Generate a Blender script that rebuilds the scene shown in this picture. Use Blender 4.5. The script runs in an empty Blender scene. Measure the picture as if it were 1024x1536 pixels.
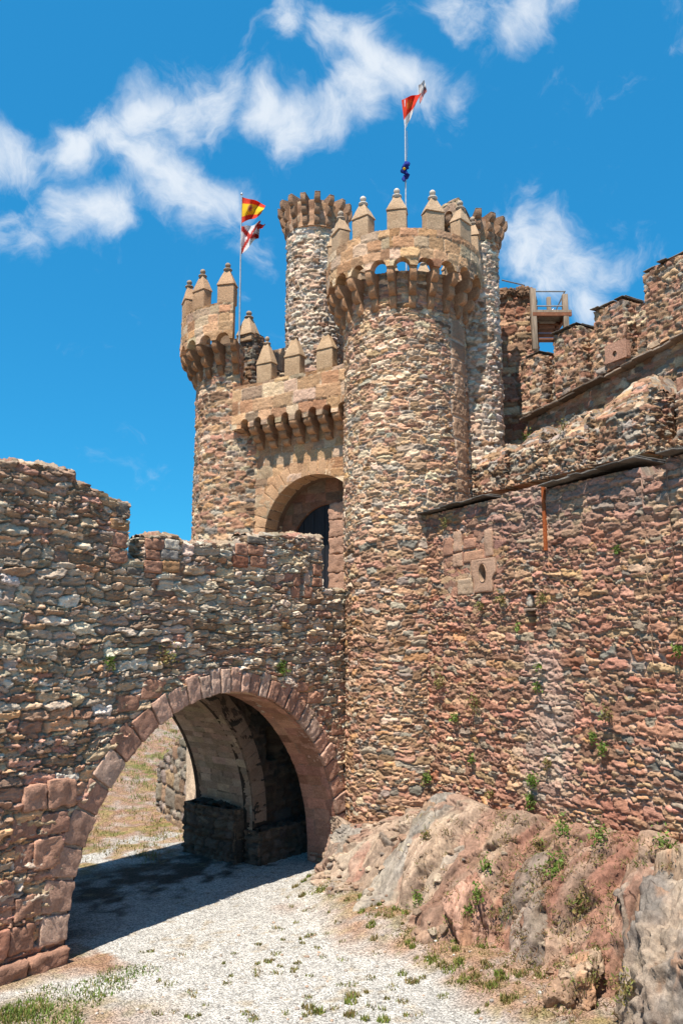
import bpy, math, random
import numpy as np

# ------------------------------------------------------------------ camera, sky, sun, exposure
SC = bpy.context.scene
COL = SC.collection
F, PITCH, EYE = 1200.0, math.atan(202 / 1200), 5.0
cam = bpy.data.objects.new('camera', bpy.data.cameras.new('camera'))
COL.objects.link(cam)
cam.location = (0, 0, EYE)
cam.rotation_euler = (math.pi / 2 + PITCH, 0, 0)
cam.data.sensor_fit = 'VERTICAL'
cam.data.sensor_height = 36.0
cam.data.lens = 36.0 * F / 1536
cam.data.clip_end = 6000
SC.camera = cam
SUN_EL = math.radians(65)
SUN_DIR = (-.43, -.903)                      # horizontal direction towards the sun
sun_az = math.atan2(SUN_DIR[0], SUN_DIR[1])   # from +Y towards +X
sl = bpy.data.lights.new('sun', 'SUN')
sl.energy = 5.0
sl.angle = math.radians(.55)
sl.color = (1, .93, .82)
so = bpy.data.objects.new('sun', sl)
COL.objects.link(so)
so.rotation_euler = (math.pi / 2 - SUN_EL, 0, math.pi - sun_az)
SC.view_settings.view_transform = 'Standard'
SC.view_settings.look = 'None'
SC.view_settings.exposure = 0.85
SC.view_settings.gamma = 1.0

cP, sP = math.cos(PITCH), math.sin(PITCH)
def ray(px, py):
    a, b = (px - 512) / F, (768 - py) / F
    return np.array([a, cP - sP * b, sP + cP * b])
def on_plane(px, py, p0, n):
    r = ray(px, py)
    o = np.array([0, 0, EYE])
    return o + r * (((p0 - o) @ n) / (r @ n))
def at_z(px, py, z):
    r = ray(px, py)
    return np.array([0, 0, EYE]) + r * ((z - EYE) / r[2])
def at_y(px, py, y):
    r = ray(px, py)
    return np.array([0, 0, EYE]) + r * (y / r[1])

def make_world():
    w = bpy.data.worlds.new('World')
    SC.world = w
    w.use_nodes = True
    nt = w.node_tree
    nt.nodes.clear()
    N = nt.nodes.new
    L = nt.links.new
    out = N('ShaderNodeOutputWorld')
    bg = N('ShaderNodeBackground')
    L(bg.outputs[0], out.inputs[0])
    bg.inputs[1].default_value = .065
    sky = N('ShaderNodeTexSky')
    sky.sky_type = 'NISHITA'
    sky.sun_disc = False
    sky.sun_elevation = SUN_EL
    sky.sun_rotation = sun_az
    sky.altitude = 600
    sky.air_density = 1.0
    sky.dust_density = .35
    sky.ozone_density = 2.0
    tint = N('ShaderNodeMix')
    tint.data_type = 'RGBA'
    tint.blend_type = 'MULTIPLY'
    tint.inputs[0].default_value = 1
    tint.inputs[7].default_value = (.32, 1.42, 1.64, 1)
    L(sky.outputs[0], tint.inputs[6])
    even = N('ShaderNodeMix')
    even.data_type = 'RGBA'
    even.inputs[0].default_value = .55
    even.inputs[7].default_value = (.18, 2.58, 6.1, 1)
    L(tint.outputs[2], even.inputs[6])
    tc = N('ShaderNodeTexCoord')
    nrm = N('ShaderNodeVectorMath')
    nrm.operation = 'NORMALIZE'
    L(tc.outputs['Generated'], nrm.inputs[0])
    wn = N('ShaderNodeTexNoise')
    wn.inputs['Scale'].default_value = 9
    wn.inputs['Detail'].default_value = 5
    L(nrm.outputs[0], wn.inputs['Vector'])
    ctr = N('ShaderNodeVectorMath')
    ctr.operation = 'SUBTRACT'
    ctr.inputs[1].default_value = (.5, .5, .5)
    L(wn.outputs['Color'], ctr.inputs[0])
    sca = N('ShaderNodeVectorMath')
    sca.operation = 'SCALE'
    sca.inputs['Scale'].default_value = .10
    L(ctr.outputs[0], sca.inputs[0])
    wp = N('ShaderNodeVectorMath')
    wp.operation = 'ADD'
    L(nrm.outputs[0], wp.inputs[0])
    L(sca.outputs[0], wp.inputs[1])
    blobs = [(0, 232, 55, .8), (50, 240, 52, .9), (110, 232, 52, .9), (165, 208, 55, .95), (215, 180, 60, .95),
             (265, 175, 52, .9), (315, 150, 62, 1), (340, 118, 46, .9), (385, 150, 60, 1), (435, 172, 56, 1), (485, 168, 52, 1),
             (530, 150, 56, 1), (565, 110, 58, 1), (545, 70, 48, .85), (500, 62, 44, .85), (440, 22, 42, .7), (600, 128, 50, 1),
             (640, 150, 50, .85), (690, 166, 45, .6), (215, 245, 62, .9), (255, 285, 66, 1), (300, 300, 62, 1), (345, 300, 56, .85),
             (160, 330, 55, .85), (110, 340, 52, .85), (55, 352, 50, .8), (10, 368, 46, .7), (390, 375, 48, .6), (400, 415, 38, .5),
             (715, 22, 48, .9), (755, 48, 50, .9), (800, 30, 50, .9), (842, 18, 40, .8), (690, -10, 40, .8),
             (760, 320, 50, .85), (800, 330, 55, .95), (845, 345, 52, .9), (800, 385, 62, .95), (860, 390, 60, .95), (900, 410, 55, .8), (820, 425, 55, .95),
             (880, 445, 50, .9), (940, 405, 45, .6), (985, 395, 40, .4)]
    prev = None
    for (px, py, r, st) in blobs:
        v = ray(px, py)
        v = v / np.linalg.norm(v)
        dn = N('ShaderNodeVectorMath')
        dn.operation = 'DISTANCE'
        L(wp.outputs[0], dn.inputs[0])
        dn.inputs[1].default_value = tuple(v)
        mr = N('ShaderNodeMapRange')
        mr.interpolation_type = 'SMOOTHSTEP'
        mr.inputs['From Min'].default_value = r / F * 1.55
        mr.inputs['From Max'].default_value = 0
        mr.inputs['To Min'].default_value = 0
        mr.inputs['To Max'].default_value = st
        L(dn.outputs['Value'], mr.inputs['Value'])
        if prev is None:
            prev = mr.outputs[0]
        else:
            mx = N('ShaderNodeMath')
            mx.operation = 'SMOOTH_MAX'
            mx.inputs[2].default_value = .25
            L(prev, mx.inputs[0])
            L(mr.outputs[0], mx.inputs[1])
            prev = mx.outputs[0]
    n2 = N('ShaderNodeTexNoise')
    n2.inputs['Scale'].default_value = 13
    n2.inputs['Detail'].default_value = 9
    n2.inputs['Roughness'].default_value = .63
    n2.inputs['Distortion'].default_value = .5
    L(wp.outputs[0], n2.inputs['Vector'])
    ma = N('ShaderNodeMath')
    ma.operation = 'MULTIPLY_ADD'
    ma.inputs[1].default_value = 1.6
    ma.inputs[2].default_value = -.83
    L(n2.outputs[0], ma.inputs[0])
    ad = N('ShaderNodeMath')
    ad.operation = 'ADD'
    L(ma.outputs[0], ad.inputs[0])
    L(prev, ad.inputs[1])
    mr = N('ShaderNodeMapRange')
    mr.interpolation_type = 'SMOOTHSTEP'
    mr.inputs['From Min'].default_value = .27
    mr.inputs['From Max'].default_value = 1.1
    mr.inputs['To Max'].default_value = .85
    L(ad.outputs[0], mr.inputs['Value'])
    mix = N('ShaderNodeMix')
    mix.data_type = 'RGBA'
    L(mr.outputs[0], mix.inputs[0])
    L(even.outputs[2], mix.inputs[6])
    mix.inputs[7].default_value = (7.9, 8.3, 8.7, 1)
    L(mix.outputs[2], bg.inputs[0])
make_world()

# ------------------------------------------------------------------ numpy noise
def hsh(ix, iy, iz, seed=0):
    n = (ix.astype(np.int64) * 374761393 + iy.astype(np.int64) * 668265263 + iz.astype(np.int64) * 2147483647 + seed * 974634777) & 0xffffffff
    n = ((n ^ (n >> 13)) * 1274126177) & 0xffffffff
    n = ((n ^ (n >> 16)) * 2246822519) & 0xffffffff
    return ((n ^ (n >> 15)) & 0xffffff) / float(0xffffff)
def vn(x, y, z=0.0, seed=0):
    x, y, z = np.broadcast_arrays(np.asarray(x, float), np.asarray(y, float), np.asarray(z, float))
    fx, fy, fz = np.floor(x), np.floor(y), np.floor(z)
    tx, ty, tz = x - fx, y - fy, z - fz
    tx, ty, tz = tx * tx * (3 - 2 * tx), ty * ty * (3 - 2 * ty), tz * tz * (3 - 2 * tz)
    r = 0
    for a in (0, 1):
        for b in (0, 1):
            for c in (0, 1):
                r = r + hsh(fx + a, fy + b, fz + c, seed) * (tx if a else 1 - tx) * (ty if b else 1 - ty) * (tz if c else 1 - tz)
    return r * 2 - 1
def fbm(x, y, z=0.0, octv=4, seed=0):
    r, a, f = 0, .5, 1.0
    for i in range(octv):
        r = r + a * vn(x * f, y * f, np.asarray(z) * f, seed + i * 17)
        a *= .5
        f *= 2.03
    return r
def sst(a, b, x):
    t = np.clip((x - a) / (b - a), 0, 1)
    return t * t * (3 - 2 * t)

# ------------------------------------------------------------------ materials
def stone_material(name, rough=.92, fine=1.0, bump=.5, blotch=(.55, .50, .46), blotch_amt=.35, vary=.30, stretch=(1, 1, 1)):
    m = bpy.data.materials.new(name)
    m.use_nodes = True
    nt = m.node_tree
    N = nt.nodes.new
    L = nt.links.new
    b = nt.nodes['Principled BSDF']
    b.inputs['Roughness'].default_value = rough
    b.inputs['Specular IOR Level'].default_value = .2
    at = N('ShaderNodeAttribute')
    at.attribute_name = 'Col'
    tc = N('ShaderNodeTexCoord')
    n1 = N('ShaderNodeTexNoise')
    n1.inputs['Scale'].default_value = 22 * fine
    n1.inputs['Detail'].default_value = 8
    n1.inputs['Roughness'].default_value = .68
    mpp = N('ShaderNodeMapping')
    mpp.inputs['Scale'].default_value = stretch
    L(tc.outputs['Object'], mpp.inputs['Vector'])
    L(mpp.outputs[0], n1.inputs['Vector'])
    mr = N('ShaderNodeMapRange')
    mr.inputs['From Min'].default_value = .28
    mr.inputs['From Max'].default_value = .72
    mr.inputs['To Min'].default_value = 1 - vary
    mr.inputs['To Max'].default_value = 1 + vary
    L(n1.outputs[0], mr.inputs['Value'])
    mu = N('ShaderNodeMix')
    mu.data_type = 'RGBA'
    mu.blend_type = 'MULTIPLY'
    mu.inputs[0].default_value = 1
    L(at.outputs['Color'], mu.inputs[6])
    L(mr.outputs[0], mu.inputs[7])
    # weathering blotches and lichen, with a shape of their own
    n2 = N('ShaderNodeTexNoise')
    n2.inputs['Scale'].default_value = 2.3
    n2.inputs['Detail'].default_value = 7
    n2.inputs['Roughness'].default_value = .62
    L(tc.outputs['Object'], n2.inputs['Vector'])
    m2 = N('ShaderNodeMapRange')
    m2.inputs['From Min'].default_value = .46
    m2.inputs['From Max'].default_value = .70
    m2.inputs['To Max'].default_value = blotch_amt
    L(n2.outputs[0], m2.inputs['Value'])
    mx = N('ShaderNodeMix')
    mx.data_type = 'RGBA'
    mx.blend_type = 'MULTIPLY'
    L(m2.outputs[0], mx.inputs[0])
    L(mu.outputs[2], mx.inputs[6])
    mx.inputs[7].default_value = (*blotch, 1)
    n3 = N('ShaderNodeTexNoise')
    n3.inputs['Scale'].default_value = 75 * fine
    n3.inputs['Detail'].default_value = 4
    L(tc.outputs['Object'], n3.inputs['Vector'])
    m3 = N('ShaderNodeMapRange')
    m3.inputs['From Min'].default_value = .60
    m3.inputs['From Max'].default_value = .74
    m3.inputs['To Max'].default_value = .35
    L(n3.outputs[0], m3.inputs['Value'])
    mz = N('ShaderNodeMix')
    mz.data_type = 'RGBA'
    L(m3.outputs[0], mz.inputs[0])
    L(mx.outputs[2], mz.inputs[6])
    mz.inputs[7].default_value = (.10, .08, .065, 1)
    L(mz.outputs[2], b.inputs['Base Color'])
    bp = N('ShaderNodeBump')
    bp.inputs['Strength'].default_value = bump
    bp.inputs['Distance'].default_value = .03
    L(n1.outputs[0], bp.inputs['Height'])
    b2 = N('ShaderNodeBump')
    b2.inputs['Strength'].default_value = bump * .8
    b2.inputs['Distance'].default_value = .008
    L(n3.outputs[0], b2.inputs['Height'])
    L(bp.outputs[0], b2.inputs['Normal'])
    L(b2.outputs[0], b.inputs['Normal'])
    return m

def plain_material(name, color=None, rough=.7, metal=0.0, noise=.2, scale=14, bump=.2, stretch=(1, 1, 1), translucent=0.0):
    m = bpy.data.materials.new(name)
    m.use_nodes = True
    nt = m.node_tree
    N = nt.nodes.new
    L = nt.links.new
    b = nt.nodes['Principled BSDF']
    b.inputs['Roughness'].default_value = rough
    b.inputs['Metallic'].default_value = metal
    b.inputs['Specular IOR Level'].default_value = .25
    tc = N('ShaderNodeTexCoord')
    mp = N('ShaderNodeMapping')
    mp.inputs['Scale'].default_value = stretch
    L(tc.outputs['Object'], mp.inputs['Vector'])
    n1 = N('ShaderNodeTexNoise')
    n1.inputs['Scale'].default_value = scale
    n1.inputs['Detail'].default_value = 6
    L(mp.outputs[0], n1.inputs['Vector'])
    mr = N('ShaderNodeMapRange')
    mr.inputs['From Min'].default_value = .3
    mr.inputs['From Max'].default_value = .7
    mr.inputs['To Min'].default_value = 1 - noise
    mr.inputs['To Max'].default_value = 1 + noise
    L(n1.outputs[0], mr.inputs['Value'])
    mu = N('ShaderNodeMix')
    mu.data_type = 'RGBA'
    mu.blend_type = 'MULTIPLY'
    mu.inputs[0].default_value = 1
    if color is None:
        at = N('ShaderNodeAttribute')
        at.attribute_name = 'Col'
        L(at.outputs['Color'], mu.inputs[6])
    else:
        mu.inputs[6].default_value = (*color, 1)
    L(mr.outputs[0], mu.inputs[7])
    L(mu.outputs[2], b.inputs['Base Color'])
    if bump:
        bp = N('ShaderNodeBump')
        bp.inputs['Strength'].default_value = bump
        bp.inputs['Distance'].default_value = .01
        L(n1.outputs[0], bp.inputs['Height'])
        L(bp.outputs[0], b.inputs['Normal'])
    if translucent:
        tr = N('ShaderNodeBsdfTranslucent')
        L(mu.outputs[2], tr.inputs['Color'])
        ms = N('ShaderNodeMixShader')
        ms.inputs[0].default_value = translucent
        L(b.outputs[0], ms.inputs[1])
        L(tr.outputs[0], ms.inputs[2])
        L(ms.outputs[0], nt.nodes['Material Output'].inputs[0])
    return m

def ground_material():
    m = bpy.data.materials.new('gravel_and_soil')
    m.use_nodes = True
    nt = m.node_tree
    N = nt.nodes.new
    L = nt.links.new
    b = nt.nodes['Principled BSDF']
    b.inputs['Roughness'].default_value = .95
    b.inputs['Specular IOR Level'].default_value = .15
    tc = N('ShaderNodeTexCoord')
    at = N('ShaderNodeAttribute')
    at.attribute_name = 'Col'
    vo = N('ShaderNodeTexVoronoi')
    vo.inputs['Scale'].default_value = 46
    L(tc.outputs['Object'], vo.inputs['Vector'])
    sep = N('ShaderNodeSeparateColor')
    L(vo.outputs['Color'], sep.inputs[0])
    mr = N('ShaderNodeMapRange')
    mr.inputs['To Min'].default_value = .40
    mr.inputs['To Max'].default_value = 1.42
    L(sep.outputs[0], mr.inputs['Value'])
    n1 = N('ShaderNodeTexNoise')
    n1.inputs['Scale'].default_value = 5
    n1.inputs['Detail'].default_value = 9
    n1.inputs['Roughness'].default_value = .7
    L(tc.outputs['Object'], n1.inputs['Vector'])
    m2 = N('ShaderNodeMapRange')
    m2.inputs['From Min'].default_value = .3
    m2.inputs['From Max'].default_value = .7
    m2.inputs['To Min'].default_value = .75
    m2.inputs['To Max'].default_value = 1.2
    L(n1.outputs[0], m2.inputs['Value'])
    mm = N('ShaderNodeMath')
    mm.operation = 'MULTIPLY'
    L(mr.outputs[0], mm.inputs[0])
    L(m2.outputs[0], mm.inputs[1])
    mu = N('ShaderNodeMix')
    mu.data_type = 'RGBA'
    mu.blend_type = 'MULTIPLY'
    mu.inputs[0].default_value = 1
    L(at.outputs['Color'], mu.inputs[6])
    L(mm.outputs[0], mu.inputs[7])
    L(mu.outputs[2], b.inputs['Base Color'])
    bp = N('ShaderNodeBump')
    bp.inputs['Strength'].default_value = .8
    bp.inputs['Distance'].default_value = .025
    bp.invert = True
    L(vo.outputs['Distance'], bp.inputs['Height'])
    b2 = N('ShaderNodeBump')
    b2.inputs['Strength'].default_value = .4
    b2.inputs['Distance'].default_value = .05
    L(n1.outputs[0], b2.inputs['Height'])
    L(bp.outputs[0], b2.inputs['Normal'])
    L(b2.outputs[0], b.inputs['Normal'])
    return m

M_RUBBLE = stone_material('rubble_masonry', bump=.75, vary=.34, stretch=(.8, .8, 2.2))
M_ASHLAR = stone_material('granite_ashlar', fine=1.2, bump=.75, vary=.34, blotch=(.62, .55, .48), blotch_amt=.5)
M_ROCK = stone_material('bedrock', fine=.55, bump=1.0, vary=.42, blotch=(.62, .55, .55), blotch_amt=.6, stretch=(1.5, 1.5, .6))
M_SLATE = stone_material('slate_slab', bump=.4)
M_WOOD = plain_material('weathered_timber', (.27, .20, .145), .8, noise=.35, scale=9, stretch=(4, 4, .4))
M_BROWN = plain_material('stained_timber', (.20, .075, .035), .7, noise=.3, scale=9)
M_DOOR = plain_material('dark_door_timber', (.012, .012, .016), .6, noise=.4, scale=8, stretch=(6, 6, .3))
M_RAIL = plain_material('galvanised_steel', (.28, .30, .32), .45, .8)
M_RUST = plain_material('rusted_iron', (.30, .075, .02), .85, noise=.4, scale=30)
M_POLE = plain_material('pole_metal', (.45, .46, .48), .4, .6)
M_FLAG = plain_material('flag_cloth', None, .85, noise=.08, scale=20, bump=.1, translucent=.35)
M_LEAF = plain_material('leaves', None, .6, noise=.2, scale=12, bump=0, translucent=.3)
M_GROUND = ground_material()

# ------------------------------------------------------------------ mesh collecting
class MB:
    def __init__(s):
        s.v, s.c, s.q, s.t, s.n = [], [], [], [], 0
    def add(s, P, C):
        P = np.asarray(P, float).reshape(-1, 3)
        C = np.broadcast_to(np.asarray(C, float), (len(P), 3)) if np.ndim(C) == 1 else np.asarray(C, float).reshape(-1, 3)
        s.v.append(P)
        s.c.append(C)
        k = s.n
        s.n += len(P)
        return k
    def grid(s, P, C, flip=False):
        nu, nv = P.shape[:2]
        k = s.add(P, C if np.ndim(C) == 1 else np.broadcast_to(C, P.shape))
        i = np.arange(nu - 1)[:, None] * nv + np.arange(nv - 1)[None, :] + k
        q = np.stack([i, i + nv, i + nv + 1, i + 1], -1).reshape(-1, 4)
        s.q.append(q[:, ::-1] if flip else q)
    def faces(s, P, fs, C):
        k = s.add(P, C)
        for f in fs:
            f = [a + k for a in f]
            if len(f) == 4:
                s.q.append(np.array([f]))
            elif len(f) == 3:
                s.t.append(np.array([f]))
            else:
                for j in range(1, len(f) - 1):
                    s.t.append(np.array([[f[0], f[j], f[j + 1]]]))
    def tube(s, pts, r, C, n=8):
        pts = [np.array(p, float) for p in pts]
        rs = r if hasattr(r, '__len__') else [r] * len(pts)
        rings = []
        for i, p in enumerate(pts):
            d = pts[min(i + 1, len(pts) - 1)] - pts[max(i - 1, 0)]
            d = d / (np.linalg.norm(d) + 1e-9)
            a = np.cross(d, [0, 0, 1.0] if abs(d[2]) < .9 else [1.0, 0, 0])
            a /= np.linalg.norm(a)
            b = np.cross(d, a)
            th = np.linspace(0, 2 * math.pi, n + 1)
            rings.append(p + rs[i] * (np.cos(th)[:, None] * a + np.sin(th)[:, None] * b))
        s.grid(np.array(rings), C)
    def lathe(s, c, prof, C, n=14):
        th = np.linspace(0, 2 * math.pi, n + 1)
        P = np.array([[(c[0] + r * math.cos(t), c[1] + r * math.sin(t), c[2] + z) for t in th] for r, z in prof])
        s.grid(P, C, flip=True)
    def box(s, c, ax, half, C):
        ax = np.array(ax, float)
        P = [np.array(c) + sum(sg[i] * half[i] * ax[i] for i in range(3)) for sg in
             [(-1, -1, -1), (1, -1, -1), (1, 1, -1), (-1, 1, -1), (-1, -1, 1), (1, -1, 1), (1, 1, 1), (-1, 1, 1)]]
        s.faces(P, [(0, 3, 2, 1), (4, 5, 6, 7), (0, 1, 5, 4), (1, 2, 6, 5), (2, 3, 7, 6), (3, 0, 4, 7)], C)
    def block(s, cor, C, rnd=.03, n=4, amp=.012, freq=7.0, seed=0, cvar=.10):
        """rounded, slightly uneven block from 8 corners (bottom ring 0-3, top ring 4-7)"""
        cor = np.array(cor, float)
        ex = [np.linalg.norm(cor[1] - cor[0]) / 2, np.linalg.norm(cor[3] - cor[0]) / 2, np.linalg.norm(cor[4] - cor[0]) / 2]
        cen = cor.mean(0)
        def axis(e):
            r = min(.9, rnd / max(e, 1e-3))
            return np.unique(np.concatenate([[-1, -1 + r * .4], np.linspace(-1 + r, 1 - r, n), [1 - r * .4, 1]])), r
        A = [axis(e) for e in ex]
        for d in range(3):
            u, w = [i for i in range(3) if i != d]
            for sg in (-1, 1):
                a, b = np.meshgrid(A[u][0], A[w][0], indexing='ij')
                p = [None] * 3
                p[u], p[w], p[d] = a, b, np.full_like(a, sg)
                q = [np.clip(p[i], -1 + A[i][1], 1 - A[i][1]) for i in range(3)]
                dd = [(p[i] - q[i]) / A[i][1] for i in range(3)]
                ln = np.maximum(np.sqrt(sum(x * x for x in dd)), 1e-9)
                mxd = np.maximum(np.maximum(abs(dd[0]), abs(dd[1])), abs(dd[2]))
                p = [q[i] + dd[i] / ln * np.minimum(1, mxd) * A[i][1] for i in range(3)]
                wts = [(1 - p[0]) / 2, (1 + p[0]) / 2], [(1 - p[1]) / 2, (1 + p[1]) / 2], [(1 - p[2]) / 2, (1 + p[2]) / 2]
                idx = {(0, 0, 0): 0, (1, 0, 0): 1, (1, 1, 0): 2, (0, 1, 0): 3, (0, 0, 1): 4, (1, 0, 1): 5, (1, 1, 1): 6, (0, 1, 1): 7}
                X = sum((wts[0][i] * wts[1][j] * wts[2][k])[..., None] * cor[t] for (i, j, k), t in idx.items())
                dv = X - cen
                nz = fbm(X[..., 0] * freq, X[..., 1] * freq, X[..., 2] * freq, 5, seed) + .35 * vn(X[..., 0] * 31, X[..., 1] * 31, X[..., 2] * 31, seed + 2)
                X = X + dv / (np.linalg.norm(dv, axis=-1, keepdims=True) + 1e-6) * (nz * amp * 2)[..., None]
                cc = np.asarray(C) * (1 + cvar * vn(X[..., 0] * 5, X[..., 1] * 5, X[..., 2] * 5, seed + 5))[..., None]
                par = (d == 1)
                s.grid(X, cc, flip=(sg > 0) == par)
    def build(s, name, mat, parent=None, smooth=True):
        me = bpy.data.meshes.new(name)
        V = np.concatenate(s.v)
        C = np.concatenate(s.c)
        Q = np.concatenate(s.q) if s.q else np.zeros((0, 4), int)
        T = np.concatenate(s.t) if s.t else np.zeros((0, 3), int)
        me.vertices.add(len(V))
        me.vertices.foreach_set('co', V.astype(np.float32).ravel())
        lo = np.concatenate([Q.ravel(), T.ravel()]).astype(np.int32)
        me.loops.add(len(lo))
        me.loops.foreach_set('vertex_index', lo)
        me.polygons.add(len(Q) + len(T))
        st = np.concatenate([np.arange(len(Q)) * 4, len(Q) * 4 + np.arange(len(T)) * 3]).astype(np.int32)
        me.polygons.foreach_set('loop_start', st)
        me.polygons.foreach_set('use_smooth', np.full(len(Q) + len(T), bool(smooth)))
        me.update(calc_edges=True)
        me.validate()
        at = me.attributes.new('Col', 'FLOAT_COLOR', 'POINT')
        at.data.foreach_set('color', np.concatenate([np.clip(C, 0, 1), np.ones((len(C), 1))], 1).astype(np.float32).ravel())
        me.materials.append(mat)
        o = bpy.data.objects.new(name, me)
        COL.objects.link(o)
        if parent:
            o.parent = parent
        return o

def tag(o, label, cat, group=None, kind=None):
    if label:
        o['label'] = label
    if cat:
        o['category'] = cat
    if group:
        o['group'] = group
    if kind:
        o['kind'] = kind
    return o
def thing(name, label, cat, group=None):
    o = bpy.data.objects.new(name, None)
    o.empty_display_size = .3
    COL.objects.link(o)
    return tag(o, label, cat, group)

# ------------------------------------------------------------------ masonry relief
class Rubble:
    def __init__(s, u0, u1, v0, v1, color, mortar, hr=(.06, .17), asp=(1.2, 3.4), p=2.6, seed=1, jit=.18, warp=.05, bulge=.05,
                 joint=(.05, .24), gap=(1.0, 1.35), depth=.0, rough=.012, big=.10, tilt=.02, rot=.10, mvar=.18, extra=None, smear=.0, brk=.03):
        R = np.random.RandomState(seed)
        s.__dict__.update(mortar=mortar if callable(mortar) else np.array(mortar), smear=smear, brk=brk if p < 5 else brk * .2, p=p, seed=seed, warp=warp, bulge=bulge, joint=joint, gap=gap, depth=depth, rough=rough, tilt=tilt, mvar=mvar, extra=extra)
        vs = [v0 - .5]
        while vs[-1] < v1 + .5:
            vs.append(vs[-1] + hr[0] + (hr[1] - hr[0]) * R.rand() ** 1.4)
        s.vs = np.array(vs)
        cx, cy, a, b, key = [], [], [], [], []
        s.BIG = (u1 - u0) * 4 + 50
        s.u0 = u0 - 5
        for r in range(len(vs) - 1):
            h = vs[r + 1] - vs[r]
            u = u0 - .6 - R.rand() * .4
            while u < u1 + .6:
                l = min(h * (asp[0] + (asp[1] - asp[0]) * R.rand() ** 1.5), 1.4)
                k = 1 + (R.rand() < big) * (.35 + .5 * R.rand())
                cx.append(u + l / 2)
                cy.append((vs[r] + vs[r + 1]) / 2 + jit * h * (R.rand() * 2 - 1))
                a.append(l / 2 * (.9 + .2 * R.rand()) * k)
                b.append(h / 2 * (.85 + .3 * R.rand()) * k)
                key.append(r * s.BIG + (u + l / 2 - s.u0))
                u += l
        s.cx, s.cy, s.a, s.b, s.key = map(np.array, (cx, cy, a, b, key))
        n = len(s.cx)
        s.r1, s.r2, s.r3 = R.rand(n), R.rand(n) * 2 - 1, R.rand(n) * 2 - 1
        s.ang = (R.rand(n) * 2 - 1) * rot
        s.pp = p * (1 + .9 * R.rand(n)) if p < 5 else np.full(n, float(p))
        s.col = color(s.cx, s.cy, R)
    def __call__(s, U, V):
        sd = s.seed
        Ww = U + s.warp * fbm(U * 1.7, V * 2.2, 0, 3, sd + 3) + s.warp * (.38 * vn(U * 9, V * 11, 0, sd + 4) + .16 * vn(U * 23, V * 25, 0, sd + 5))
        Vw = V + s.warp * fbm(U * 1.3, V * 1.5, 7, 3, sd + 9) * 1.6 + s.warp * (.34 * vn(U * 7, V * 12, 3, sd + 8) + .14 * vn(U * 21, V * 27, 3, sd + 6))
        r0 = np.clip(np.searchsorted(s.vs, Vw) - 1, 0, len(s.vs) - 2)
        m1 = np.full(U.shape, 9.0)
        m2 = np.full(U.shape, 9.0)
        i1 = np.zeros(U.shape, int)
        DX = np.zeros(U.shape)
        DY = np.zeros(U.shape)
        for dr in (-1, 0, 1):
            k0 = np.searchsorted(s.key, (r0 + dr) * s.BIG + Ww - s.u0)
            for o in (-2, -1, 0, 1):
                i = np.clip(k0 + o, 0, len(s.key) - 1)
                x, y = Ww - s.cx[i], Vw - s.cy[i]
                c, sn = np.cos(s.ang[i]), np.sin(s.ang[i])
                dx, dy = (x * c + y * sn) / s.a[i], (-x * sn + y * c) / s.b[i]
                pw = s.pp[i]
                m = (np.abs(dx) ** pw + np.abs(dy) ** pw) ** (1 / pw)
                same = (i == i1) & (m1 < 9)
                better = (m < m1) & ~same
                m2 = np.where(better, m1, np.where(same, m2, np.minimum(m2, m)))
                i1 = np.where(better, i, i1)
                DX = np.where(better, dx, DX)
                DY = np.where(better, dy, DY)
                m1 = np.where(better, m, m1)
        e = m2 - m1
        sm = s.smear * (fbm(U * 1.6, V * 1.9, 11, 4, sd + 77) * 1.5 + .35 * vn(U * 14, V * 16, 2, sd + 78))
        e = e - np.clip(sm, -.05, .6)
        inside = 1 - sst(s.gap[0], s.gap[1], m1)
        st = sst(s.joint[0], s.joint[1], e) * inside
        dome = .78 + .22 * np.sqrt(np.clip(e / .5, 0, 1))
        o1, o2 = s.r2[i1] * 40, s.r3[i1] * 40
        broken = fbm(U * 7 + o1, V * 17 + o2, 0, 4, sd + 15)
        h = st * (s.bulge * dome * (.55 + .65 * s.r1[i1]) + s.tilt * (s.r2[i1] * DX + s.r3[i1] * DY) + s.brk * broken) - s.depth * (1 - st)
        h = h + s.rough * fbm(U * 16, V * 22, 1, 3, sd + 31) + .03 * fbm(U * .9, V * .9, 2, 2, sd + 40)
        sc = s.col[i1] * (1 + .13 * vn(U * 6 + o1, V * 38, 4, sd + 50) + .22 * broken)[..., None]
        base = s.mortar(U, V) if callable(s.mortar) else s.mortar
        mc = base * (1 + s.mvar * fbm(U * 5, V * 5, 5, 4, sd + 60) * 2)[..., None]
        cs = sst(s.joint[0] * .6, s.joint[1] * .75, e) * inside
        col = mc + (sc - mc) * cs[..., None]
        if s.extra:
            h, col = s.extra(U, V, h, col)
        return h, np.clip(col, .01, 1)

def palette(entries, zone=None):
    """entries: list of (weight, rgb, spread)"""
    def f(cx, cy, R):
        n = len(cx)
        w = np.array([e[0] for e in entries], float)
        W = np.tile(w / w.sum(), (n, 1))
        if zone:
            W = zone(cx, cy, W)
            W = W / W.sum(1, keepdims=True)
        cu = np.cumsum(W, 1)
        k = (R.rand(n)[:, None] > cu).sum(1).clip(0, len(entries) - 1)
        base = np.array([e[1] for e in entries])[k]
        return base * (1 + .28 * (R.rand(n, 1) * 2 - 1)) * (1 + .05 * (R.rand(n, 3) * 2 - 1))
    return f

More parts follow.
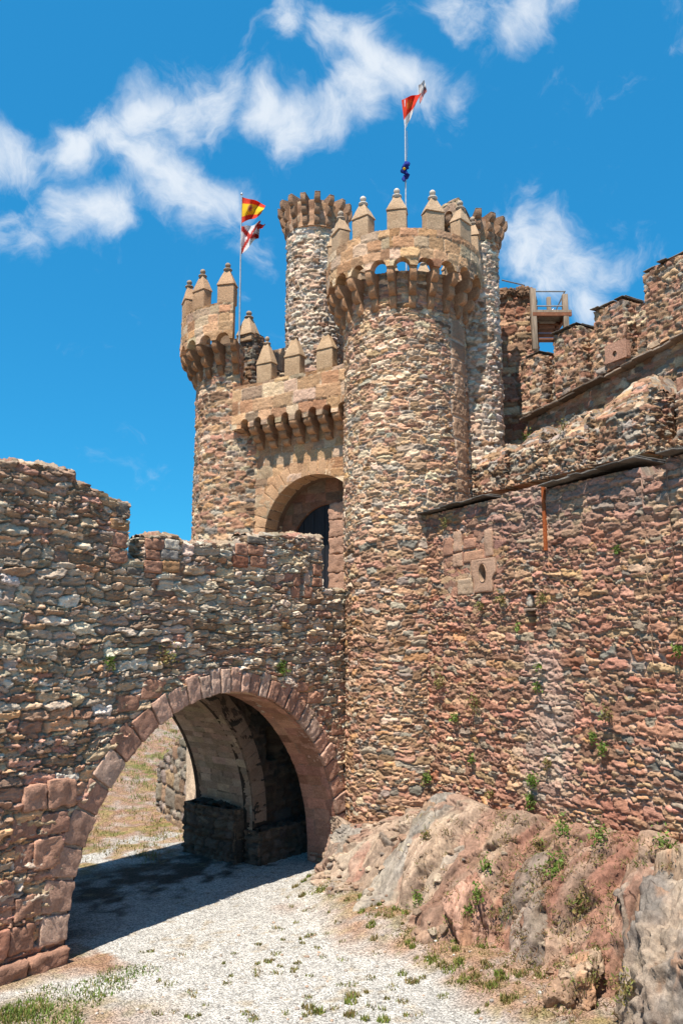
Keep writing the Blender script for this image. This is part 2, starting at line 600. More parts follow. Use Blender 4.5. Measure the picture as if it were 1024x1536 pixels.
def panel(mb, us, lo, hi, dv, posf, rel, thick, rim=True, back=True):
    us = np.asarray(us, float)
    lo = np.broadcast_to(np.asarray(lo, float), us.shape)
    hi = np.broadcast_to(np.asarray(hi, float), us.shape)
    nv = max(3, int((hi - lo).max() / dv) + 1)
    k = np.linspace(0, 1, nv)[None, :]
    U = us[:, None] + 0 * k
    V = lo[:, None] + (hi - lo)[:, None] * k
    h, col = rel(U, V)
    P = posf(U, V, h)
    mb.grid(P, col)
    e = [0, -1]
    Pb = posf(U[:, e], V[:, e], 0 * U[:, e] - thick)
    if back:
        mb.grid(Pb, col[:, e], flip=True)
    if rim:
        mb.grid(np.stack([P[:, 0], Pb[:, 0]], 1), np.stack([col[:, 0]] * 2, 1), flip=True)
        ns = max(2, int(thick / max(dv, .03))) if thick > .3 else 2
        w = np.linspace(0, 1, ns)
        def rim_grid(f, b, Ur, Vr, axis, sign):
            G = f[:, None] * (1 - w)[None, :, None] + b[:, None] * w[None, :, None]
            if ns > 2:
                hh, cc = rel(Ur, Vr)
                k_ = (np.minimum(1, w * 6) * np.minimum(1, (1 - w) * 6))[None, :]
                G = G + (np.clip(hh, -.05, .12) * k_ * sign)[..., None] * axis
            else:
                cc = np.stack([rel(Ur[:, :1], Vr[:, :1])[1][:, 0]] * 2, 1)
            return G, cc
        G, cc = rim_grid(P[:, -1], Pb[:, 1], U[:, [-1]] + 0 * w, V[:, [-1]] + .13 + w * thick, np.array([0, 0, 1.0]), 1)
        mb.grid(G, cc * (.62 if ns > 2 else 1.0))      # wall tops darkened in colour to offset the strong sun on them
        for j, fl in ((0, False), (-1, True)):
            B = posf(U[j], V[j], 0 * U[j] - thick)
            k2 = 1 if j == 0 else -2
            tang = P[j].mean(0) - P[k2].mean(0)
            tang = tang * np.array([1, 1, 0])
            tang = tang / (np.linalg.norm(tang) + 1e-9)
            sg = -1 if j == 0 else 1
            G, cc = rim_grid(P[j], B, U[j][:, None] + sg * (.07 + w * thick), V[j][:, None] + 0 * w, tang, 1)
            mb.grid(np.swapaxes(G, 0, 1), np.swapaxes(cc, 0, 1), flip=not fl)

def lin(a, b, step):
    return np.linspace(a, b, max(3, int(abs(b - a) / step) + 1))

def plane_pos(p0, du, n):
    p0, du, n = map(np.asarray, (p0, du, n))
    return lambda U, V, H: p0 + U[..., None] * du + np.asarray(H)[..., None] * n * np.ones_like(U)[..., None] + V[..., None] * np.array([0, 0, 1.0])
def cyl_pos(c, r, taper=0.0):
    def f(U, V, H):
        ph = U / r
        R = r + H - taper * V
        return np.stack([c[0] + R * np.sin(ph), c[1] - R * np.cos(ph), V + 0 * U], -1)
    return f

# ------------------------------------------------------------------ colours (linear albedo)
TAN, CREAM, PINK = (.42, .26, .155), (.54, .40, .275), (.39, .205, .135)
BROWN, GREY, SLATE = (.24, .14, .085), (.31, .255, .20), (.17, .145, .12)
RED, ORANGE, PALE = (.29, .125, .075), (.45, .25, .125), (.54, .47, .38)

# ------------------------------------------------------------------ frames of reference
A = np.array([-4.5, 13.97, 0])                       # left foot of the bridge arch
bd = np.array([.62, .785, 0]); bd /= np.linalg.norm(bd)
bn = np.array([bd[1], -bd[0], 0])                    # out of the bridge front
P0 = np.array([2.0, 18.45, 0])                       # curtain wall, left end
wd = np.array([.5, -.866, 0])
wn_ = np.array([-.866, -.5, 0])                      # out of the curtain wall
ga = math.radians(31.5)
gr = np.array([math.cos(ga), -math.sin(ga), 0])      # rightwards along the gate wall
gn = np.array([-math.sin(ga), -math.cos(ga), 0])
G0 = np.array([.02, 19.9, 0])                        # right end of the gate parapet front

# ------------------------------------------------------------------ ground
def rock_foot(t):
    return np.interp(t, [-2.4, -1.96, -1.3, -.68, 2.1, 4.3, 6.1, 10], [.8, 1.3, 2.1, 2.6, 2.9, 2.6, 2.9, 3.3])
def ground_z(x, y):
    tb = -((x - A[0]) * bn[0] + (y - A[1]) * bn[1])          # metres behind the bridge front
    z = 4.6 * sst(5.5, 26, tb) + .30 * fbm(x * .12, y * .12, 0, 3, 5) * sst(3, 12, tb)
    z = z + 3.4 * sst(9.5, .5, y) * (1 - sst(0, 3, tb))
    z = z + .035 * fbm(x * .9, y * .9, 1, 3, 6)
    off = (x - P0[0]) * wn_[0] + (y - P0[1]) * wn_[1]
    t = (x - P0[0]) * wd[0] + (y - P0[1]) * wd[1]
    z = z + .25 * sst(rock_foot(t) + .9, rock_foot(t) - .4, off) * sst(-2.2, -1, t)
    return z
def make_ground():
    def ax(a, b, st, far):
        core = np.arange(a, b + st, st)
        g = [st * 1.3]
        while sum(g) < far:
            g.append(g[-1] * 1.3)
        return np.concatenate([a - np.cumsum(g)[::-1], core, b + st + np.cumsum(g)])
    xs, ys = ax(-12, 9, .085, 2500), ax(8, 38, .085, 2500)
    X, Y = np.meshgrid(xs, ys, indexing='ij')
    Z = ground_z(X, Y)
    tb = -((X - A[0]) * bn[0] + (Y - A[1]) * bn[1])
    s = (X - A[0]) * bd[0] + (Y - A[1]) * bd[1]
    off = (X - P0[0]) * wn_[0] + (Y - P0[1]) * wn_[1]
    t = (X - P0[0]) * wd[0] + (Y - P0[1]) * wd[1]
    gravel = np.array([.44, .42, .39])
    soil = np.array([.29, .175, .115])
    grass = np.array([.115, .14, .035])
    dry = np.array([.30, .23, .10])
    n1 = fbm(X * .8, Y * .8, 0, 4, 21)
    n2 = fbm(X * 3.1, Y * 3.1, 0, 4, 22)
    n3 = fbm(X * 6.5, Y * 6.5, 0, 3, 23)
    near_rock = sst(.95, .0, off - rock_foot(t) + n1 * .9) * (t > -2.3) * (off > -3)
    near_rock = np.maximum(near_rock, sst(1.0, .2, tb * -1 + n1 * .8) * (s < .6) * (s > -6) * (tb < .5))      # foot of the left pier
    near_rock = np.maximum(near_rock, sst(-6.2, -4.6, s * 0 - 4.6 - (X + 3.6) * .9 - (Y - 12.3) * .5) * (tb < 0) * sst(13.2, 12.2, Y + n1) * .8)
    beyond = np.maximum(sst(5.6, 6.8, tb + n1 * 1.2), .75 * sst(3.9, 4.6, tb + n2) * sst(.0, .3, n2 + .2)) * (1 - sst(.9, .3, np.hypot((tb - 7.6) / 1.6, (s - 2.6) / 1.5) + n2 * .7))
    fsoil = np.clip(np.maximum(near_rock, beyond), 0, 1) * np.clip(.95 + n2 * .9, 0, 1)
    n0 = fbm(X * .35, Y * .35, 2, 3, 29)
    C = gravel * (1 + .12 * n2 + .22 * np.clip(n0 + .1 * n1, -.5, .12))[..., None]
    C = C + (soil - C) * fsoil[..., None]
    redd = beyond * sst(-.1, .3, n1 + .3 * n2)
    C = C + (np.array([.25, .125, .08]) - C) * (redd * .7)[..., None]
    fg = np.clip(near_rock + beyond, 0, 1) * sst(.05, .35, n2 + .6 * n1 - .02) * .75 * (1 - .55 * near_rock)
    C = C + (dry - C) * fg[..., None]
    fgr = np.clip(near_rock * .8 + beyond * (.8 + .6 * sst(12, 24, tb)), 0, 1) * sst(.18, .42, n3 * .8 + n1 * .8 + .15 * sst(14, 24, tb)) * .85 * (1 - .45 * near_rock)
    C = C + (grass - C) * fgr[..., None]
    shade_dirt = sst(.25, .9, tb) * sst(4.6, 3.6, tb) * np.maximum(sst(2.2, .4, s + n2) * sst(-1, 0, s), sst(1.3, 2.3, tb + n2 * 1.6) * sst(1.0, 2.6, s + n2)) * np.clip(.85 + n2, 0, 1)  # dark dirt patches that also deepen the bridge's shadow by colour
    C = C + (np.array([.075, .062, .05]) - C) * shade_dirt[..., None]
    sp = sst(.38, .52, n3 + .35 * n1) * (1 - fsoil) * sst(-.2, .2, n1 + .1) * .5
    C = C + (np.array([.30, .22, .12]) - C) * sp[..., None]
    mb = MB()
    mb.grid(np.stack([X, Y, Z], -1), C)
    return tag(mb.build('ground', M_GROUND), 'pale gravel and reddish soil floor of the castle moat', None, kind='structure')
make_ground()

# ------------------------------------------------------------------ the bridge
RES = .0175
def bz(cx, cy, W):
    W = W.copy()
    up = sst(3.6, 4.6, cy)[:, None]
    left = (sst(1.4, -.6, cx) * sst(4.8, 3.9, cy))[:, None]
    top = (sst(6.0, 6.6, cy) * sst(1.4, .6, cx))[:, None]
    g = np.array([.55, .50, .42, .35, .14, .05, .14])         # order: grey slate brown tan pink orange pale
    l = np.array([.12, .04, .25, .15, .60, .30, .02])
    tp = np.array([.08, .28, .75, .12, .25, .07, .0])
    rp = np.array([.2, .15, .35, .4, .5, .15, .05])
    X = rp * (1 - up) + g * up
    X = X * (1 - left) + l * left
    return X * (1 - top) + tp * top
bridge_pal = palette([(1, (.58, .46, .345), 0), (1, (.41, .32, .24), 0), (1, (.36, .235, .155), 0), (1, (.54, .385, .255), 0), (1, (.48, .26, .18), 0), (1, (.56, .32, .175), 0), (1, (.66, .58, .47), 0)], bz)
def bridge_extra(U, V, h, col):
    slit = ((np.abs(U - 5.72) < .05) & (V > 6.0) & (V < 6.75)) | ((np.abs(U - 6.05) < .035) & (V > 6.35) & (V < 7.3))
    h = np.where(slit, -.36, h)
    rr = np.sqrt(((U - AC) / (AA + .45)) ** 2 + ((V - .3) / (AB + .45)) ** 2)      # bed of the voussoirs
    h = np.where((rr < .97) & (V > .2), np.minimum(h, .0), h)
    for (a0, a1, c0, c1) in FLAT:
        h = np.where((U > a0 - .02) & (U < a1 + .02) & (V > c0 - .02) & (V < c1 + .02), np.minimum(h, .035), h)
    return h, col
AC, AA, AB = 3.55, 3.55, 3.78                                # arch centre, half span, rise above .3
PSTONES = [(1.26, 1.7, 6.82, 7.02, PINK), (1.72, 2.08, 6.86, 7.06, PALE), (1.28, 1.62, 6.62, 6.81, PINK), (1.64, 2.05, 6.66, 6.85, (.34, .30, .26)), (1.26, 1.66, 6.38, 6.6, PINK),
           (1.68, 2.1, 6.42, 6.64, ORANGE), (3.96, 4.5, 7.2, 7.36, SLATE), (3.98, 4.42, 6.95, 7.18, PINK), (3.6, 3.95, 6.92, 7.16, PINK), (4.05, 4.55, 6.7, 6.93, PINK),
           (3.5, 3.98, 6.66, 6.9, RED), (5.36, 5.66, 6.1, 6.35, PINK), (5.8, 6.08, 6.12, 6.38, PINK), (5.42, 5.64, 6.38, 6.65, PINK), (5.8, 6.02, 6.42, 6.68, (.5, .36, .27)),
           (6.1, 6.44, 6.4, 6.6, PINK), (6.12, 6.42, 6.66, 6.92, PINK), (.5, .84, 6.5, 6.7, PINK), (.88, 1.2, 6.3, 6.44, SLATE)]
FLAT = [p[:4] for p in PSTONES]
bridge_rel = Rubble(-5, 9, -.5, 8.5, bridge_pal, (.34, .275, .215), hr=(.05, .19), asp=(1.4, 4.2), seed=11, bulge=.07, depth=.03, joint=(.03, .15), gap=(.98, 1.2),
                    rough=.02, warp=.085, big=.16, tilt=.035, smear=.12, brk=.05, extra=bridge_extra)
bpos = plane_pos(A, bd, bn)
def arch_z(s, a=AA, b=AB, c=AC, z0=.3):
    return z0 + b * np.sqrt(np.clip(1 - ((s - c) / a) ** 2, 0, 1))
bridge = thing('stone_bridge', 'grey and red rubble stone bridge with one wide round arch over the gravel', 'bridge')
def ragged(s, base, amp=.035, f=7, seed=3):
    st = np.floor(s * 3.2 + 2 * vn(s * 1.3, 0 * s, 0, seed))
    return base + amp * (hsh(st, st * 0, st * 0, seed) * 2 - 1) + .4 * amp * vn(s * f, s * 0, 2, seed)
mb = MB()
SPLIT = 6.28
u = lin(-4.6, 0, RES)
panel(mb, u, -.3, SPLIT + 0 * u, RES, bpos, bridge_rel, .9)
th = np.linspace(math.pi, 0, 420)
u = AC + AA * np.cos(th)
u[0], u[-1] = 0, AC + AA
hi = np.where(u < .86, SPLIT, ragged(u, np.interp(u, [.8, 1.24, 1.25, 1.26, 7.2], [6.45, 6.5, 6.5, 6.5, 6.45]), .012))
m = u <= .86
panel(mb, u[m], arch_z(u[m]), SPLIT, RES, bpos, bridge_rel, .9)
m = u >= u[m][-1] - 1e-6
panel(mb, u[m], arch_z(u[m]), np.full(m.sum(), 6.34), RES, bpos, bridge_rel, .9)
u = lin(AC + AA, 8.2, RES)
panel(mb, u, -.3, np.full(len(u), 6.36), RES, bpos, bridge_rel, .9)
mb.build('front_wall', M_RUBBLE, bridge)
# parapet above the deck
mb = MB()
for a, b, prof in [(.86, 1.25, [(.86, 6.6), (1.25, 6.58)]), (1.25, 3.95, [(1.25, 7.06), (2.12, 7.12), (2.16, 7.02), (3.2, 7.09), (3.95, 7.15)]),
                   (3.95, 6.46, [(3.95, 7.33), (4.6, 7.42), (5.6, 7.54), (6.46, 7.58)])]:
    u = lin(a, b, RES)
    panel(mb, u, 6.34, ragged(u, np.interp(u, *zip(*prof)), .03, seed=8), RES, bpos, bridge_rel, .45)
mb.build('parapet', M_RUBBLE, bridge)
# squared stones at the parapet ends
def face_block(mb, s0, s1, z0, z1, C, pf, d0=.06, d1=-.2, seed=0, rnd=.03, sk=0, amp=.012):
    S = np.array([s0, s1, s1 + sk, s0 + sk])
    U = np.array([s0, s1, s1, s0, s0 + sk, s1 + sk, s1 + sk, s0 + sk])
    V = np.array([z0, z0, z0, z0, z1, z1, z1, z1], float)
    H = np.array([d0, d0, d1, d1, d0, d0, d1, d1], float)
    mb.block(pf(U, V, H), C, rnd, 9, amp * 1.25, 7, seed, .2)
rs = random.Random(5)
for (s0, s1, z0, z1, C) in PSTONES:
    mb = MB()
    face_block(mb, s0, s1, z0, z1, C, bpos, .075, -.2, int(s0 * 100), .03)
    mb.build('dressed_stone', M_ASHLAR, bridge)
# voussoir ring
def ell(th, a, b, c=AC, z0=.3):
    return c + a * math.cos(th), z0 + b * math.sin(th)
mb = MB()
rs = random.Random(3)
arc = math.pi + .0
pos = 0.0
while pos < 1:
    frac = pos
    # small stones round the crown, big ones at the left springing
    w = .040 if frac < .30 else (.034 if frac < .38 else (.0255 if frac < .72 else .032))
    w *= rs.uniform(.85, 1.15)
    p1 = min(1, pos + w)
    if 1 - p1 < .015:
        p1 = 1
    t0, t1 = math.pi * (1 - pos), math.pi * (1 - p1)
    g = .006
    len_ = (rs.uniform(.42, .56) if frac < .4 else rs.uniform(.40, .52))
    inn = [ell(t, AA, AB) for t in (t0 - g, t1 + g)]
    outl = []
    for t in (t0 - g, t1 + g):
        x, z = ell(t, AA, AB)
        nx, nz = math.cos(t) / AA, math.sin(t) / AB
        l = math.hypot(nx, nz)
        outl.append((x + nx / l * len_, z + nz / l * len_))
    U = np.array([inn[0][0], inn[1][0], inn[1][0], inn[0][0], outl[0][0], outl[1][0], outl[1][0], outl[0][0]])
    V = np.array([inn[0][1], inn[1][1], inn[1][1], inn[0][1], outl[0][1], outl[1][1], outl[1][1], outl[0][1]])
    d0 = .085 + rs.uniform(-.012, .03)
    H = np.array([d0, d0, -.35, -.35] * 2)
    base = np.array(rs.choice([(.44, .265, .195), (.47, .29, .215), (.40, .22, .155), (.50, .34, .26)]))
    mb.block(bpos(U, V, H), base * rs.uniform(.78, 1.22), .02, 11, .017, 8, rs.randint(0, 999))
    pos = p1
tt = np.linspace(math.pi, 0, 120)
lay = []
for l in np.linspace(.012, .40, 6):
    ii = np.hypot(np.cos(tt) / AA, np.sin(tt) / AB)
    x_, z_ = AC + AA * np.cos(tt) + np.cos(tt) / AA / ii * l, .3 + AB * np.sin(tt) + np.sin(tt) / AB / ii * l
    lay.append(bpos(x_, z_, 0.02 + .015 * fbm(x_ * 5, z_ * 5, l * 9, 3, 5)))
mb.grid(np.array(lay), (.50, .39, .31), flip=True)
for (s0, s1, z0, z1, sk) in [(5.4, 5.95, 4.0, 4.22, .05), (5.95, 6.5, 3.72, 3.98, .02), (6.35, 6.75, 3.35, 3.66, .0), (6.8, 7.2, 2.95, 3.25, 0), (7.0, 7.3, 2.5, 2.85, 0), (7.45, 7.75, 2.0, 2.4, 0),
                              (1.25, 1.75, 4.05, 4.4, .1), (.75, 1.25, 3.85, 4.15, .05), (7.5, 7.8, 1.4, 1.85, 0), (7.48, 7.8, .9, 1.35, 0)]:
    face_block(mb, s0, s1, z0, z1, np.array(PINK) * rs.uniform(.85, 1.1), bpos, .075, -.2, int(z0 * 90), .035, sk)
mb.build('arch_ring', M_ASHLAR, bridge)
# large red blocks of the left pier, and its plinth
rows = [(.32, .78), (.80, 1.2), (1.22, 1.5), (1.52, 1.98), (2.0, 2.36), (2.4, 2.85)]
for i, (z0, z1) in enumerate(rows):
    x = -.50 + .10 * i - (.1 if i < 3 else 0)
    for k in range(3 - (i > 3)):
        w = rs.uniform(.32, .6)
        if i == 0 or rs.random() > .12:
            mb = MB()
            face_block(mb, x - w + .02, x, z0 + rs.uniform(0, .03), z1 - rs.uniform(0, .05), np.array(rs.choice([(.40, .215, .15), (.43, .24, .165), (.36, .175, .12)])) * rs.uniform(.85, 1.15), bpos, .11 + rs.uniform(-.03, .03), -.3, i * 10 + k, .028, 0, .022)
            mb.build('pier_block', M_ASHLAR, bridge)
        x -= w
mb = MB()
for k in range(6):
    face_block(mb, -4.2 + k * .7, -3.52 + k * .7, -.25, .27 + rs.uniform(-.02, .02), np.array((.36, .20, .14)) * rs.uniform(.85, 1.15), bpos, .2, -.3, k, .05, 0, .03)
mb.build('plinth', M_ASHLAR, bridge)
# vaults: front barrel then the recess and the rear arch
ash_in = Rubble(-2, 14, -.5, 5, palette([(1, (.40, .21, .145), 0), (.6, (.33, .165, .11), 0)]), (.30, .19, .14), hr=(.26, .38), asp=(1.1, 2.2), p=9, seed=31, jit=0, warp=.012, bulge=.014, joint=(.015, .05), gap=(1.05, 1.2), rough=.008, big=0, tilt=.006, rot=0)
ash_rear = Rubble(-2, 14, -.5, 5, palette([(1, (.34, .255, .18), 0), (.6, (.28, .20, .14), 0)]), (.11, .085, .06), hr=(.16, .2), asp=(2, 3), p=9, seed=33, jit=0, warp=.012, bulge=.014, joint=(.015, .06), gap=(1.05, 1.2), rough=.008, big=0, tilt=.006, rot=0)
def vault(name, rel, a, b, c, z0, t0, t1, skew=0.0, foot=-.3):
    th = np.linspace(0, math.pi, 160)
    xs = np.concatenate([[c + a], c + a * np.cos(th), [c - a]])
    zs = np.concatenate([[foot], z0 + b * np.sin(th), [foot]])
    nx = np.concatenate([[-1], -np.cos(th), [1]])
    nz = np.concatenate([[0], -np.sin(th), [0]])
    L = np.concatenate([[0], np.cumsum(np.hypot(np.diff(xs), np.diff(zs)))])
    us = np.interp(np.linspace(0, L[-1], 330), L, L)
    def pf(U, V, H):
        x = np.interp(V, L, xs) + np.interp(V, L, nx) * H + skew * U
        zz = np.interp(V, L, zs) + np.interp(V, L, nz) * H
        return A + x[..., None] * bd + zz[..., None] * np.array([0, 0, 1.0]) - (t0 + U)[..., None] * bn
    mb = MB()
    U, V = np.meshgrid(lin(0, t1 - t0, .05), np.linspace(0, L[-1], 420), indexing='ij')
    h, col = rel(V, U) if False else rel(U, V)
    mb.grid(pf(U, V, h), col, flip=True)
    return mb.build(name, M_ASHLAR, bridge)
vault('front_vault', ash_in, AA - .004, AB - .004, AC, .3, -.02, .9)
vault('rear_vault', ash_rear, 2.95, 3.3, 3.1, .9, 1.7, 3.75, .1)
dark_rel = Rubble(-4, 12, -1, 9, palette([(1, (.05, .034, .024), 0), (1, (.06, .043, .03), 0), (.5, (.035, .03, .024), 0)]), (.035, .027, .021), hr=(.09, .24), seed=41, bulge=.06, depth=.02)  # stone colour darkened to stand in for deep shade inside the arch
def tpos(t):
    return plane_pos(A - bn * t, bd, bn)
mb = MB()
th = np.linspace(math.pi, 0, 120)
uu = 3.1 + 2.95 * np.cos(th)
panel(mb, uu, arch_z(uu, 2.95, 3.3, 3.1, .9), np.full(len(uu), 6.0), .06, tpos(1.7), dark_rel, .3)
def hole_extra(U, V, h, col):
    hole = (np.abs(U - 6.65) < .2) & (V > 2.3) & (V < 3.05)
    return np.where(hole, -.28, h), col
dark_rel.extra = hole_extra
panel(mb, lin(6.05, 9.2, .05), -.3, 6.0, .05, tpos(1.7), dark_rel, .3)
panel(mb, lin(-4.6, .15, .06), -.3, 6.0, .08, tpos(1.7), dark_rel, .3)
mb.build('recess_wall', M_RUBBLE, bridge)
mb = MB()
for i in range(34):                                            # ring of the rear arch
    t0, t1 = math.pi * i / 34, math.pi * (i + 1) / 34
    q = []
    for l in (0, .42):
        for t in (t1, t0):
            q.append((3.1 + (2.95 + l) * math.cos(t), .9 + (3.3 + l) * math.sin(t)))
    U = np.array([q[0][0], q[1][0], q[1][0], q[0][0], q[2][0], q[3][0], q[3][0], q[2][0]])
    V = np.array([q[0][1], q[1][1], q[1][1], q[0][1], q[2][1], q[3][1], q[3][1], q[2][1]])
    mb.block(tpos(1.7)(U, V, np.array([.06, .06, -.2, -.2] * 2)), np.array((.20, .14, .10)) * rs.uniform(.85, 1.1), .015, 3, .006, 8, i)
mb.build('rear_arch_ring', M_ASHLAR, bridge)
def rubble_box(name, s0, s1, t0, t1, z1, rel, parent):
    mb = MB()
    f = tpos(t0)
    u = lin(s0, s1, .04)
    panel(mb, u, -.3, ragged(u, z1 + 0 * u, .05, seed=3), .04, f, rel, t1 - t0)
    q = A + bd * s0 - bn * t1
    u = lin(0, t1 - t0, .04)
    panel(mb, u, -.3, ragged(u, z1 + 0 * u, .05, seed=4), .04, plane_pos(q, bn, -bd), rel, .2)
    mb.build(name, M_RUBBLE, parent)
foot_rel = Rubble(-2, 12, -1, 3, palette([(1, (.10, .075, .055), 0), (1, (.13, .098, .07), 0), (.5, (.07, .055, .042), 0)]), (.075, .058, .043), hr=(.12, .35), asp=(1, 2.2), seed=43, bulge=.07, depth=.02, brk=.06)
rubble_box('pier_footing', 6.05, 8.6, 1.45, 1.9, .75, foot_rel, bridge)
rubble_box('pier_footing', 5.84, 6.5, 2.05, 3.85, 1.2, foot_rel, bridge)
mb = MB()
mb.box(A + bd * 1.9 - bn * 2.3 + np.array([0, 0, 5.95]), [bd, bn, (0, 0, 1)], (6.4, 1.38, .1), (.4, .35, .28))
mb.box(A + bd * 8.9 - bn * 1.3 + np.array([0, 0, 5.9]), [bd, bn, (0, 0, 1)], (.58, .37, .1), (.4, .35, .28))
mb.build('deck', M_ROCK, bridge, False)
mb = MB()
uu = 3.1 + .2 + 2.95 * np.cos(th)
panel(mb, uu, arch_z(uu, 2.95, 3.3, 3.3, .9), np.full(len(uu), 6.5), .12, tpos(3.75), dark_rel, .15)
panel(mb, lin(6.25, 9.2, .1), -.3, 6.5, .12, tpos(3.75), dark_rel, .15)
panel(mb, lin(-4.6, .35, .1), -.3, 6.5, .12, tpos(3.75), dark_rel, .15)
mb.build('rear_wall', M_RUBBLE, bridge)

# ruined taller wall at the left end of the bridge
mb = MB()
prof = [(-4.6, 8.15), (-1.7, 7.98), (-.9, 8.05), (-.33, 8.05), (-.28, 7.86), (.02, 7.84), (.05, 7.76), (.38, 7.74), (.42, 7.66), (.86, 7.63)]
u = lin(-4.6, .86, RES)
panel(mb, u, SPLIT, ragged(u, np.interp(u, *zip(*prof)), .03, seed=4), RES, bpos, bridge_rel, .9)
tw = mb.build('ruined_wall', M_RUBBLE)
tag(tw, 'dark brown broken-topped rubble wall rising above the left end of the bridge', 'wall')
mb = MB()
for (z0, z1, C) in [(6.52, 6.74, PINK), (6.78, 7.06, PINK), (7.1, 7.3, ORANGE), (7.34, 7.62, SLATE)]:
    face_block(mb, .86 - rs.uniform(.28, .5), .875, z0, z1, C, bpos, .075, -.4, int(z0 * 50), .03)
mb.build('corner_stone', M_ASHLAR, tw)

# ------------------------------------------------------------------ towers
def cone_finial(mb, c, s=1.0, C=(.34, .24, .16)):
    mb.lathe(c, [(.10 * s, -.03), (.10 * s, .0), (.135 * s, .015), (.12 * s, .045), (.05 * s, .07), (.045 * s, .10), (.07 * s, .115), (.085 * s, .15), (.08 * s, .19), (.05 * s, .225), (.0, .235)], C)
def merlon(parent, c, out, w=.52, d=.3, hb=.52, hp=.42, C=(.42, .29, .185), white=.5, seed=0, fin=1.0):
    """pinnacled merlon: squared body, pyramid cap, ball finial (sub-part)"""
    c, out = np.array(c, float), np.array(out, float)
    sd = np.array([-out[1], out[0], 0])
    mb = MB()
    def ring(ww, dd, z):
        return [c - sd * ww / 2 + out * dd / 2 + np.array([0, 0, z]), c + sd * ww / 2 + out * dd / 2 + np.array([0, 0, z]),
                c + sd * ww / 2 - out * dd / 2 + np.array([0, 0, z]), c - sd * ww / 2 - out * dd / 2 + np.array([0, 0, z])]
    mb.block(ring(w, d, -.02) + ring(w, d, hb), C, .02, 5, .008, 6, seed)
    mb.block(ring(w * 1.09, d * 1.2, hb + .004) + ring(w * .26, d * .42, hb + hp), np.array(C) * 1.05, .018, 5, .008, 6, seed + 1)
    o = mb.build('merlon', M_ASHLAR, parent)
    mb = MB()
    fc = np.array((.30, .21, .14)) * (1 - white) + np.array((.62, .57, .50)) * white
    cone_finial(mb, c + np.array([0, 0, hb + hp - .01]), fin * w / .52, fc)
    mb.build('finial', M_ASHLAR, o)
    return o
def corbel(parent, base, out, w, proj, z0, z1, C=(.36, .205, .115), seed=0, lobes=3, root=.15):
    """stacked rolls stepping outwards to z1"""
    base, out = np.array(base, float), np.array(out, float)
    sd = np.array([-out[1], out[0], 0])
    mb = MB()
    pr = []
    hl = (z1 - z0) / lobes
    for i in range(lobes):
        za, pa_, pb_ = z0 + hl * i, proj * i / lobes * .98, proj * (i + 1) / lobes
        for q in np.linspace(0, math.pi / 2, 7):
            pr.append((pa_ + (pb_ - pa_) * math.sin(q), za + .62 * hl * (1 - math.cos(q)) + .012))
        pr += [(pb_, za + hl * .8), (pb_ - .012, za + hl * .96), (pb_ - .03, za + hl)]
    pr = np.array(pr)
    pr[-1] = (proj, z1)
    xs = np.array([-.5, -.46, -.40, -.2, 0, .2, .40, .46, .5]) * w
    dip = np.array([.03, .012, 0, 0, 0, 0, 0, .012, .03])
    ext = np.concatenate([[(-root, z0 + .01)], pr, [(-root, z1)]])
    O = ext[None, :, 0] - dip[:, None] * (ext[None, :, 0] > 0)
    Zc = np.broadcast_to(ext[None, :, 1], O.shape)
    X = base[None, None, :2] + xs[:, None, None] * sd[:2] + O[..., None] * out[:2]
    X = np.concatenate([X, Zc[..., None]], -1)
    nz = fbm(X[..., 0] * 8, X[..., 1] * 8, X[..., 2] * 8, 3, seed)
    X[..., :2] += out[:2] * (nz * .03)[..., None]
    lob = np.clip(((Zc - z0) / hl).astype(int), 0, lobes - 1)
    Cc = np.array(C) * (1 + .16 * np.sin(seed * 7.3 + lob * 2.9))[..., None] * (1 + .2 * nz)[..., None]
    mb.grid(X, Cc)
    for j, fl in ((0, True), (-1, False)):
        Bk = X[j].copy()
        Bk[:, :2] = (base + xs[j] * sd)[:2] - out[:2] * root
        mb.grid(np.stack([X[j], Bk], 0), np.stack([Cc[j]] * 2, 0), flip=fl)
    return mb.build('corbel', M_ASHLAR, parent)

def tower_pal(extra=()):
    return palette([(.30, TAN, 0), (.22, CREAM, 0), (.22, PINK, 0), (.18, BROWN, 0), (.12, GREY, 0), (.05, SLATE, 0), (.06, ORANGE, 0)] + list(extra))
ash_pal = palette([(1, (.47, .285, .16), 0), (.8, (.41, .225, .12), 0), (.6, (.50, .36, .24), 0), (.3, (.36, .24, .16), 0)])

def cyl_shell(mb, c, r, z0, z1, rel, res, front=(-.56, .56), back_rows=8):
    u = lin(front[0] * math.pi * r, front[1] * math.pi * r, res)
    panel(mb, u, z0, np.full(len(u), z1), res, cyl_pos(c, r), rel, .2, rim=True, back=False)
    u = lin(front[1] * math.pi * r, (2 + front[0]) * math.pi * r, r * .1)
    panel(mb, u, z0, np.full(len(u), z1), .25, cyl_pos(c, r), rel, .2, rim=True, back=False)
    th = np.linspace(0, 2 * math.pi, 48, endpoint=False)
    P = [(c[0], c[1], z1 - .02)] + [(c[0] + r * .97 * math.cos(t), c[1] + r * .97 * math.sin(t), z1 - .02) for t in th]
    mb.faces(P, [(0, i + 1, (i + 1) % 48 + 1) for i in range(48)], (.35, .26, .18))

